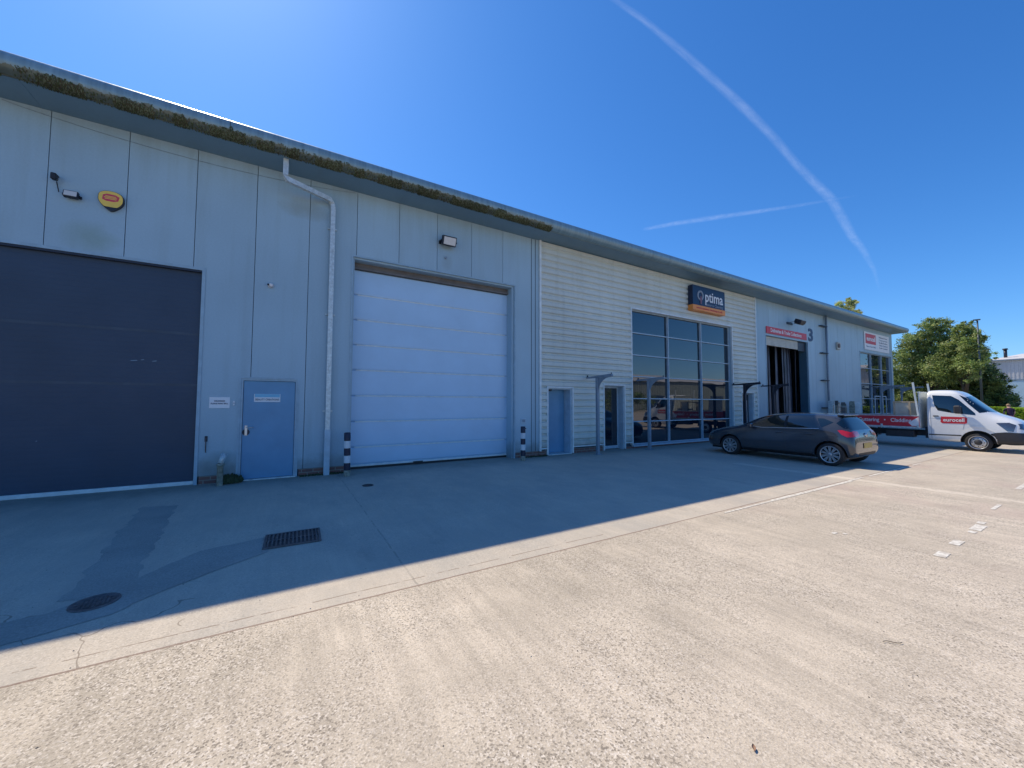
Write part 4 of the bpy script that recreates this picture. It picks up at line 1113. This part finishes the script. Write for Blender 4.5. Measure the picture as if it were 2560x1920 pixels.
# load standing in the bed
b = MB()
o = empty('pallet_cage', (21.3, -4.55, .765), label='pale timber framed crate side standing on the truck bed', cat='crate')
b = MB(); b.box(-.75,.75,-.24,.24,0,.06)
for y in (-.24, .19):
    for x in (-.75, .70): b.box(x, x+.05, y, y+.05, .06, .95)
for x in (-.75,.70): b.box(x, x+.05, -.19, .19, .90, .95)
b.box(-.70,.70,-.24,-.19,.90,.95); b.box(-.70,.70,.19,.24,.90,.95); b.build('crate_frame', 'timber_rail', o)
for xa in (-.73, .715):
    b = MB(); b.box(xa,xa+.015,-.185,.185,.07,.89); b.build('crate_side', 'cream_shutter', o)
# bundles standing along the wall beyond the truck bed
cols = ['galvanised', 'timber_rail', 'brown_seal', 'mossy_steel', 'trim_pale']
nm = ['dark bundle of wrapped profiles leftmost behind the truck tail', 'tan bundle of profiles second from left behind the truck tail', 'rust brown bundle of profiles in the middle of the row behind the truck', 'greenish bundle of profiles fourth from left behind the truck', 'pale bundle of profiles nearest the far window']
for k in range(5):
    o = empty('profile_bundle', ((25.9,26.65,27.5,28.7,29.6)[k], -.45, 0), rnd.uniform(-.3,.3), label=nm[k], cat='bundle', group='bundles of profiles standing by the wall')
    b = MB(); r = random.Random(40+k)
    for q in range(7):
        x = (q-3)*.045; b.box(x-.02, x+.02, -.10+r.uniform(-.03,.03), .10, 0, 1.68+r.uniform(-.25,.14), cols[(k+q*q) % 5 if q % 2 else k], bev=.003)
    b.build('profile_lengths', None, o)
    b = MB(); b.box(-.165,.165,-.135,.115,.55,.58); b.box(-.165,.165,-.135,.115,1.42,1.44); b.build('packing_band', 'white_plastic' if k % 2 == 0 else 'black_plastic', o)

# ------------------------------------------------------------------ person
def person():
    root = empty('person', (38, -5.04, 0), R(-65), label='person in a dark top and pink trousers leaning forward near the hedge', cat='person')
    V = [(0,0,.86),(0,.02,1.02),(0,.05,1.18),(0,.10,1.33),(0,.15,1.41),(0,.19,1.49),(0,.21,1.56),
         (-.09,0,.80),(-.10,-.02,.45),(-.10,-.05,.08),(-.10,.06,.04),
         (.09,0,.80),(.10,.08,.45),(.10,.05,.08),(.10,.17,.04),
         (-.17,.09,1.31),(-.21,.12,1.08),(-.19,.24,.92),(-.18,.28,.87),(.17,.09,1.31),(.21,.13,1.08),(.19,.26,.93),(.18,.30,.88)]
    E_ = [(0,1),(1,2),(2,3),(3,4),(4,5),(5,6),(0,7),(7,8),(8,9),(9,10),(0,11),(11,12),(12,13),(13,14),(3,15),(15,16),(16,17),(17,18),(3,19),(19,20),(20,21),(21,22)]
    Rr = [.15,.13,.14,.12,.05,.085,.075,.09,.06,.04,.035,.09,.06,.04,.035,.06,.042,.03,.03,.06,.042,.03,.03]
    me = bpy.data.meshes.new('person_body'); me.from_pydata(V, E_, []); o = bpy.data.objects.new('person_body', me); COL.objects.link(o)
    sk = o.modifiers.new('sk', 'SKIN'); o.modifiers.new('ss', 'SUBSURF').levels = 2
    for i, v in enumerate(me.skin_vertices[0].data): v.radius = (Rr[i], Rr[i]*(.75 if i < 4 else 1)); v.use_root = (i == 0)
    dg = bpy.context.evaluated_depsgraph_get(); dg.update(); m2 = bpy.data.meshes.new_from_object(o.evaluated_get(dg)); m2.name = 'person_body'
    bpy.data.objects.remove(o)
    for m in ('skin', 'dark_shirt', 'pink_trousers', 'hair'): m2.materials.append(MATS[m])
    for p in m2.polygons:
        c = p.center; p.use_smooth = True
        if c.z < .92 and abs(c.x) < .16: p.material_index = 2
        elif c.z < 1.40 and (abs(c.x) < .19 and c.z > .86 or c.z > 1.18): p.material_index = 1
        else: p.material_index = 0
    ob = bpy.data.objects.new('person_body', m2); COL.objects.link(ob); ob.parent = root
    b = MB(); g = bmesh.ops.create_icosphere(b.bm, subdivisions=2, radius=.098, matrix=Matrix.Translation((0,.175,1.55)) @ Matrix.Diagonal((.95,1,.95,1))); b.build('hair', 'hair', root, smooth=True)
    # face and hands
    b = MB(); b.box(-.012,.012,.275,.305,1.50,1.535, bev=.004); b.build('nose', 'skin', root)
    b = MB()
    for sx in (-.18, .18):
        for k in range(4): b.cyl((sx-.03+k*.02, .29, .88), (sx-.03+k*.02, .315+.004*k, .82+.006*abs(k-1.5)), .009, .007, n=6)
        b.cyl((sx+(.035 if sx < 0 else -.035), .28, .90), (sx+(.055 if sx < 0 else -.055), .30, .86), .010, .008, n=6)
    b.build('fingers', 'skin', root)
person()

# ------------------------------------------------------------------ planting
def tree(name, loc, lobes, mats, nclump, nleaf, leaf, label, cat='tree', trunk=True, group=None, seed=1, shell=.75, droop=.0):
    r = random.Random(seed)
    root = empty(name, loc, label=label, cat=cat, group=group)
    b = MB(); mi = [b.mi(m) for m in mats]
    tot = sum(l[3]**2 for l in lobes)
    for (cx, cy, cz, R_, sq) in lobes:
        n = max(4, int(nclump*R_**2/tot))
        for _ in range(n):
            d = Vector((r.gauss(0,1), r.gauss(0,1), r.gauss(0,1))).normalized()
            rr = R_*(shell+(1-shell)*r.random()) if r.random() < .8 else R_*r.random()
            rr *= .82+.55*mnoise.noise(d*2.1+Vector((cx,cy,cz)))
            c = Vector((cx, cy, cz)) + Vector((d.x, d.y, d.z*sq))*rr
            cs = R_*r.uniform(.16, .30); w = r.random()
            for k in range(nleaf):
                o_ = Vector((r.gauss(0,.55), r.gauss(0,.55), r.gauss(0,.4)-droop*abs(r.gauss(0,1))))*cs
                p = c+o_
                if p.z < .05: continue
                s_ = leaf*r.uniform(.6, 1.4); a = Vector((r.gauss(0,1), r.gauss(0,1), r.gauss(0,.6))).normalized(); t = a.cross(Vector((r.gauss(0,1), r.gauss(0,1), r.gauss(0,1)))).normalized()
                f = b.bm.faces.new([b.bm.verts.new(p+a*s_), b.bm.verts.new(p+t*s_*.45), b.bm.verts.new(p-a*s_*.8), b.bm.verts.new(p-t*s_*.45)])
                f.material_index = mi[min(len(mi)-1, int((w*.65+r.random()*.35)*len(mi)))]
    b.build('crown', None, root, recalc=False)
    if trunk:
        t = MB(); top = sum(l[2] for l in lobes)/len(lobes)
        pts = [Vector((0,0,-.1)), Vector((.08,.05,top*.3)), Vector((-.05,.1,top*.62)), Vector((.05,0,top))]
        rad = [.22, .17, .12, .05]
        for k in range(3): t.cyl(pts[k], pts[k+1], rad[k], rad[k+1], n=10)
        for (cx, cy, cz, R_, sq) in lobes: t.cyl(pts[1]+(pts[2]-pts[1])*r.random(), (cx, cy, cz), .09, .03, n=6)
        t.build('trunk', 'bark', root)
    return root
DP = ['leaf_dark', 'leaf_mid', 'leaf_mid', 'leaf_pale']
# the pair of big trees beyond the end of the unit
tree('deciduous_tree', (47, 0, 0), [(0.0,-0.09,7.93,1.0,1),(0.6,-0.56,8.22,0.75,1),(-0.5,0.84,7.12,1.1,1),(0.9,-0.16,6.59,1.3,1),(-0.2,1.52,5.83,1.1,1),(0.3,0.71,5.25,1.5,.9),(-0.8,-0.65,4.57,1.4,.9),(0.0,1.43,3.89,1.2,1),(0.6,0.12,3.49,1.3,1),(-0.5,-1.08,5.7,1.1,1),(0.9,0.93,2.84,1.1,1)], DP, 800, 70, .075,
     'tallest broad pale green tree just past the end of the unit', group='trees beyond the unit', seed=11, droop=.35)
tree('deciduous_tree', (46, -2, 0), [(0.0,-0.3,7.68,0.65,1.1),(0.6,0.14,7.01,1.0,1),(-0.5,-0.64,6.55,0.8,1),(0.9,0.34,5.83,1.2,1),(-0.2,-0.45,5.5,1.0,1),(0.3,0.6,4.68,1.1,1),(-0.8,-0.41,4.54,1.0,1)], DP, 480, 70, .075,
     'narrower pale green tree left of the tall lamp post', group='trees beyond the unit', seed=12, droop=.35)
tree('dark_tree', (48.5, -2, 0), [(0.0,-0.18,4.07,1.3,.9),(0.6,0.59,3.3,1.4,.9),(-0.5,-0.95,3.53,1.0,.9),(0.9,1.34,2.48,1.3,1),(-0.2,-0.36,2.43,1.4,1),(0.3,-1.3,2.48,0.9,1),(-0.8,-1.94,1.7,0.75,1),(0.0,-1.03,1.6,1.1,1),(0.6,2.01,1.96,1.2,1),(-0.5,0.14,1.5,1.2,1)], ['leaf_dark','leaf_dark','leaf_dark','leaf_mid','leaf_mid'], 640, 66, .08,
     'dark rounded tree behind the lamp post and white post', group='trees beyond the unit', seed=13)
tree('dark_tree', (46.0, 2.4, 0), [(0,0,3.4,1.6,1.2),(0,-.8,2.2,1.5,1)], ['leaf_dark','leaf_mid','leaf_mid','leaf_pale'], 320, 64, .08, 'dense low tree half hidden by the end of the unit', group='trees beyond the unit', seed=14)
tree('deciduous_tree', (57, 10, 0), [(5.62,0,14.51,0.8,1),(2.06,0,13.22,1.0,1),(-0.5,0,12.8,0.7,1),(7.46,0,13.54,0.6,1),(4.43,0,12.7,1.2,1),(1.97,0,12.26,1.2,1)], ['leaf_mid','leaf_pale','leaf_pale'], 300, 70, .10, 'pale tree top showing above the roof of the unit', group='trees beyond the unit', seed=15)
tree('deciduous_tree', (70, 9, 0), [(0,0,11.7,.7,1)], ['leaf_mid','leaf_dark'], 30, 40, .10, 'tiny tree tip showing over the far end of the roof', group='trees beyond the unit', seed=16)
tree('deciduous_tree', (72, 0, 0), [(0,.63,7.14,.9,1),(0,1.13,6.94,1.1,1),(0,.9,5.6,1.3,1)], ['leaf_mid','leaf_bright'], 90, 44, .10, 'light green tree between the lamp post and the far warehouse', group='trees beyond the unit', seed=17)
# trees that only the windows mirror
tree('deciduous_tree', (62, -15, 0), [(0,0,6.5,3.0,1),(1,2,4.2,2.6,1),(-1,-2,4.5,2.4,1)], DP, 260, 34, .14, 'leafy tree across the yard mirrored in the far window', group='trees across the yard', seed=18)
tree('dark_tree', (45, -31, 0), [(0,0,2.6,2.2,.8),(3,0,2.2,2.0,.8),(-3,0,2.3,2.2,.8)], ['leaf_dark','leaf_mid'], 150, 34, .13, 'bushy dark hedge tree across the yard mirrored in the big window', group='trees across the yard', seed=19)
# bright clipped hedge
root = empty('hedge', (43.6, -6.5, 0), label='low bright green clipped hedge behind the person', cat='hedge')
b = MB(); r = random.Random(21)
for i in range(15000):
    y = r.uniform(-6, 4.6); s_ = r.random(); top = 1.36+.08*mnoise.noise((y*.8, 0, 0))
    if s_ < .55: p = Vector((r.uniform(-.7,-.5), y, r.uniform(.1, top)))
    else: p = Vector((r.uniform(-.7,.7), y, top+r.uniform(-.12,.06)))
    a = Vector((r.gauss(0,1), r.gauss(0,1), r.gauss(0,.7))).normalized()*.07; t = a.cross(Vector((r.gauss(0,1), r.gauss(0,1), r.gauss(0,1)))).normalized()*.045
    b.quad([p+a, p+t, p-a, p-t])
b.build('hedge_leaves', 'leaf_bright', root, recalc=False)
b = MB(); b.box(-.5,.5,-6,4.6,0,1.2); b.build('hedge_core', 'leaf_dark', root)

# lamp post, marker post
o = empty('street_lamp', (45, -2.93, 0), R(8), label='tall slim dark lamp post with a small flat head', cat='lamp post')
b = MB(); b.cyl((0,0,0), (0,0,1.3), .10, .10, n=14); b.cyl((0,0,1.3), (0,0,7.95), .075, .045, n=12); b.build('pole', 'pole_green', o)
b = MB(); b.cyl((0,0,7.9), (0,.10,8.0), .03, n=8); b.box(-.10,.10,-.16,.22,7.97,8.05, bev=.02); b.build('lamp_head', 'pole_green', o)
b = MB(); b.box(-.08,.08,-.12,.16,7.958,7.969); b.build('lamp_lens', 'lamp_glass', o)
o = empty('marker_post', (52, -2.9, 0), label='short pale grey post standing in front of dark bushes', cat='post')
b = MB(); b.box(-.09,.09,-.07,.07,0,2.60, bev=.01); b.build('post_body', 'trim_pale', o)
b = MB(); b.box(-.10,.10,-.08,.08,2.602,2.64, bev=.01); b.build('post_cap', 'galvanised', o)

# far warehouse on the right
o = empty('far_warehouse', (90, -6, 0), label='pale ribbed warehouse with white roof at the right edge', cat='building')
b = MB()
for k in range(60):
    y = -13+k*.37
    if y > 8.6: break
    b.box(-.04, .0, y, y+.16, 5.2, 7.95)
b.box(0, 30, -13, 8.9, 0, 7.95); b.build('upper_wall', 'far_cladding', o)
b = MB(); b.box(-.10, -.0, -13, 8.9, 0, 5.0); b.build('lower_wall', 'blue_panel', o)
b = MB(); b.box(-.14, 0, -13, 8.9, 5.0, 5.16); b.box(-.35, 0, -13.3, 9.2, 7.95, 8.12); b.build('eaves_gutter', 'post_grey', o)
b = MB(); b.quad([(-.35,-13.3,8.12),(-.35,9.2,8.12),(7,6.6,9.35),(7,-13.3,9.35)]); b.quad([(-.35,9.2,8.12),(30,9.2,8.12),(23,6.6,9.35),(7,6.6,9.35)]); b.quad([(7,-13.3,9.35),(7,6.6,9.35),(23,6.6,9.35),(23,-13.3,9.35)])
rf = b.build('roof', 'white_roof', o, recalc=False)
b = MB(); b.cyl((2.5, 7.6, 8.3), (2.5, 7.6, 9.75), .18, n=12); b.cyl((2.5, 7.6, 9.75), (2.5, 7.6, 9.95), .30, .24, n=12); b.build('flue', 'dark_metal', rf)
# unit across the yard, seen mirrored in the big window
o = empty('opposite_warehouse', (84, -42, 0), label='grey ribbed warehouse across the yard mirrored in the big window', cat='building')
b = MB()
for k in range(150): b.box(-38+k*.5, -37.8+k*.5, 6.96, 7.0, .0, 5.6)
b.box(-38, 38, -10, 6.96, 0, 5.6); b.build('wall', 'yard_cladding', o)
b = MB(); b.quad([(-38.4,7.4,5.6),(38.4,7.4,5.6),(38.4,-2,7.4),(-38.4,-2,7.4)]); b.quad([(-38.4,-2,7.4),(38.4,-2,7.4),(38.4,-10.4,5.6),(-38.4,-10.4,5.6)]); b.build('roof', 'white_roof', o)
b = MB()
for x in (-30, -12, 6, 24): b.box(x, x+4.5, 7.001, 7.03, 0, 3.2)
b.build('roller_door', 'dark_door', o)

# ------------------------------------------------------------------ contrails high in the sky
CAMP = Vector((0, -9.591, 1.611))
def trail(name, pts, label):
    """pts: (x, y, half width) at 3000 m above the yard"""
    bm = bmesh.new(); uvl = bm.loops.layers.uv.new('UVMap'); rows = []
    P = [Vector((x, y)) for x, y, w in pts]
    dist = [0]
    for k in range(1, len(P)): dist.append(dist[-1]+(P[k]-P[k-1]).length)
    for k, (x, y, w) in enumerate(pts):
        d = (P[min(k+1, len(P)-1)]-P[max(k-1, 0)]).normalized(); n = Vector((-d.y, d.x))
        rows.append([bm.verts.new((x+n.x*w*s, y+n.y*w*s, 3000)) for s in (-1, 1)])
    for k in range(len(rows)-1):
        f = bm.faces.new((rows[k][0], rows[k+1][0], rows[k+1][1], rows[k][1]))
        for lp, (u, v) in zip(f.loops, ((dist[k], 0), (dist[k+1], 0), (dist[k+1], 1), (dist[k], 1))): lp[uvl].uv = (u/dist[-1], v)
    me = bpy.data.meshes.new(name); bm.to_mesh(me); bm.free(); me.materials.append(MATS['ice_trail'])
    o = bpy.data.objects.new(name, me); COL.objects.link(o)
    tag(o, label, 'contrail', 'aircraft contrails'); return o
trail('contrail', [(1746, 1903, 22), (1806, 1908, 23), (1868, 1913, 24), (1932, 1918, 25), (1998, 1923, 26), (2078, 1920, 27), (2160, 1918, 29), (2245, 1915, 31), (2332, 1913, 32), (2442, 1917, 34), (2557, 1921, 36), (2676, 1925, 39), (2800, 1930, 41), (2934, 1937, 43), (3074, 1946, 46), (3221, 1954, 48), (3375, 1963, 51), (3504, 1972, 53), (3638, 1982, 55), (3777, 1991, 57), (3923, 2002, 59), (4083, 2016, 59), (4250, 2032, 59), (4426, 2048, 60), (4612, 2064, 60), (4797, 2088, 60), (4992, 2113, 61), (5199, 2139, 61), (5417, 2167, 63), (5589, 2183, 66), (5769, 2200, 69), (5956, 2218, 72), (6152, 2237, 75), (6315, 2252, 77), (6484, 2268, 80), (6660, 2285, 83), (6843, 2302, 81), (7032, 2338, 79), (7229, 2375, 81), (7435, 2414, 83), (7652, 2455, 85), (7879, 2498, 84), (8118, 2543, 84), (8370, 2591, 83), (8634, 2641, 85), (8894, 2681, 85), (9167, 2722, 82), (9454, 2766, 80), (9755, 2812, 74), (10099, 2876, 69), (10465, 2944, 64), (10854, 3016, 60), (11269, 3093, 53), (11786, 3213, 49), (12348, 3344, 46), (12963, 3487, 42), (13639, 3645, 39)], 'long wide white contrail crossing the blue sky diagonally')
trail('contrail', [(5218, 4400, 82), (5286, 4297, 90), (5353, 4197, 97), (5418, 4098, 104), (5482, 4000, 111), (5559, 3904, 114), (5635, 3810, 118), (5710, 3716, 121), (5783, 3624, 124), (5867, 3523, 119), (5949, 3424, 114), (6030, 3325, 109), (6110, 3228, 105), (6199, 3123, 100), (6287, 3019, 95), (6373, 2917, 91), (6458, 2816, 87), (6519, 2734, 84), (6580, 2653, 80), (6639, 2573, 76), (6698, 2494, 72), (6740, 2435, 68), (6783, 2377, 64), (6825, 2320, 60), (6866, 2262, 56), (6907, 2206, 52), (6948, 2150, 49), (6988, 2094, 45), (7028, 2040, 41)], 'short thin white contrail lying almost level in the sky')

# ------------------------------------------------------------------ light, sky, camera
sun_dir = Vector((-.141, .570, .809)).normalized()
sd = bpy.data.lights.new('sun', 'SUN'); sd.energy = 5.0; sd.angle = R(.53); sd.color = (1.0, .87, .67)
so = bpy.data.objects.new('sun', sd); COL.objects.link(so); so.rotation_euler = (-sun_dir).to_track_quat('-Z', 'Y').to_euler(); so.location = (0, 0, 30)
W = bpy.data.worlds.new('World'); S.world = W; W.use_nodes = True
nt = W.node_tree; bg = nt.nodes['Background']; sky = nt.nodes.new('ShaderNodeTexSky'); sky.sky_type = 'NISHITA'; sky.sun_disc = False
sky.sun_elevation = math.asin(sun_dir.z); sky.sun_rotation = -math.atan2(-sun_dir.x, sun_dir.y)
sky.altitude = 0; sky.air_density = 1.0; sky.dust_density = .35; sky.ozone_density = 3.0
bg.inputs['Strength'].default_value = .12
# a clear, deep blue summer sky: per channel response of the camera
sep = nt.nodes.new('ShaderNodeSeparateColor'); com = nt.nodes.new('ShaderNodeCombineColor'); nt.links.new(sky.outputs[0], sep.inputs[0])
for i, (gain, ref, pw) in enumerate(((.27, .439, 1.45), (.545, .552, 1.12), (1.13, .78, 1.0))):
    v = mathn(nt, 'MULTIPLY', mathn(nt, 'POWER', mathn(nt, 'MULTIPLY', sep.outputs[i], .12/ref), pw), gain/.12)
    nt.links.new(v, com.inputs[i])
nt.links.new(com.outputs[0], bg.inputs[0])

cd = bpy.data.cameras.new('camera'); cam = bpy.data.objects.new('camera', cd); COL.objects.link(cam); S.camera = cam
cd.sensor_fit = 'HORIZONTAL'; cd.sensor_width = 36; cd.lens = 953.35/2560*36; cd.clip_start = .05; cd.clip_end = 60000
cam.location = CAMP
pitch, roll, yaw = R(2.8303), R(.1576), R(30.6577)
cam.matrix_world = Matrix.Translation(CAMP) @ Matrix.Rotation(-yaw, 4, 'Z') @ Matrix.Rotation(R(90)+pitch, 4, 'X') @ Matrix.Rotation(roll, 4, 'Z')
S.view_settings.view_transform = 'Standard'; S.view_settings.look = 'None'; S.view_settings.exposure = 0.0; S.view_settings.gamma = 1
S.render.engine = 'CYCLES'
try: S.cycles.use_denoising = True
except Exception: pass
S.cycles.max_bounces = 6; S.cycles.transparent_max_bounces = 12
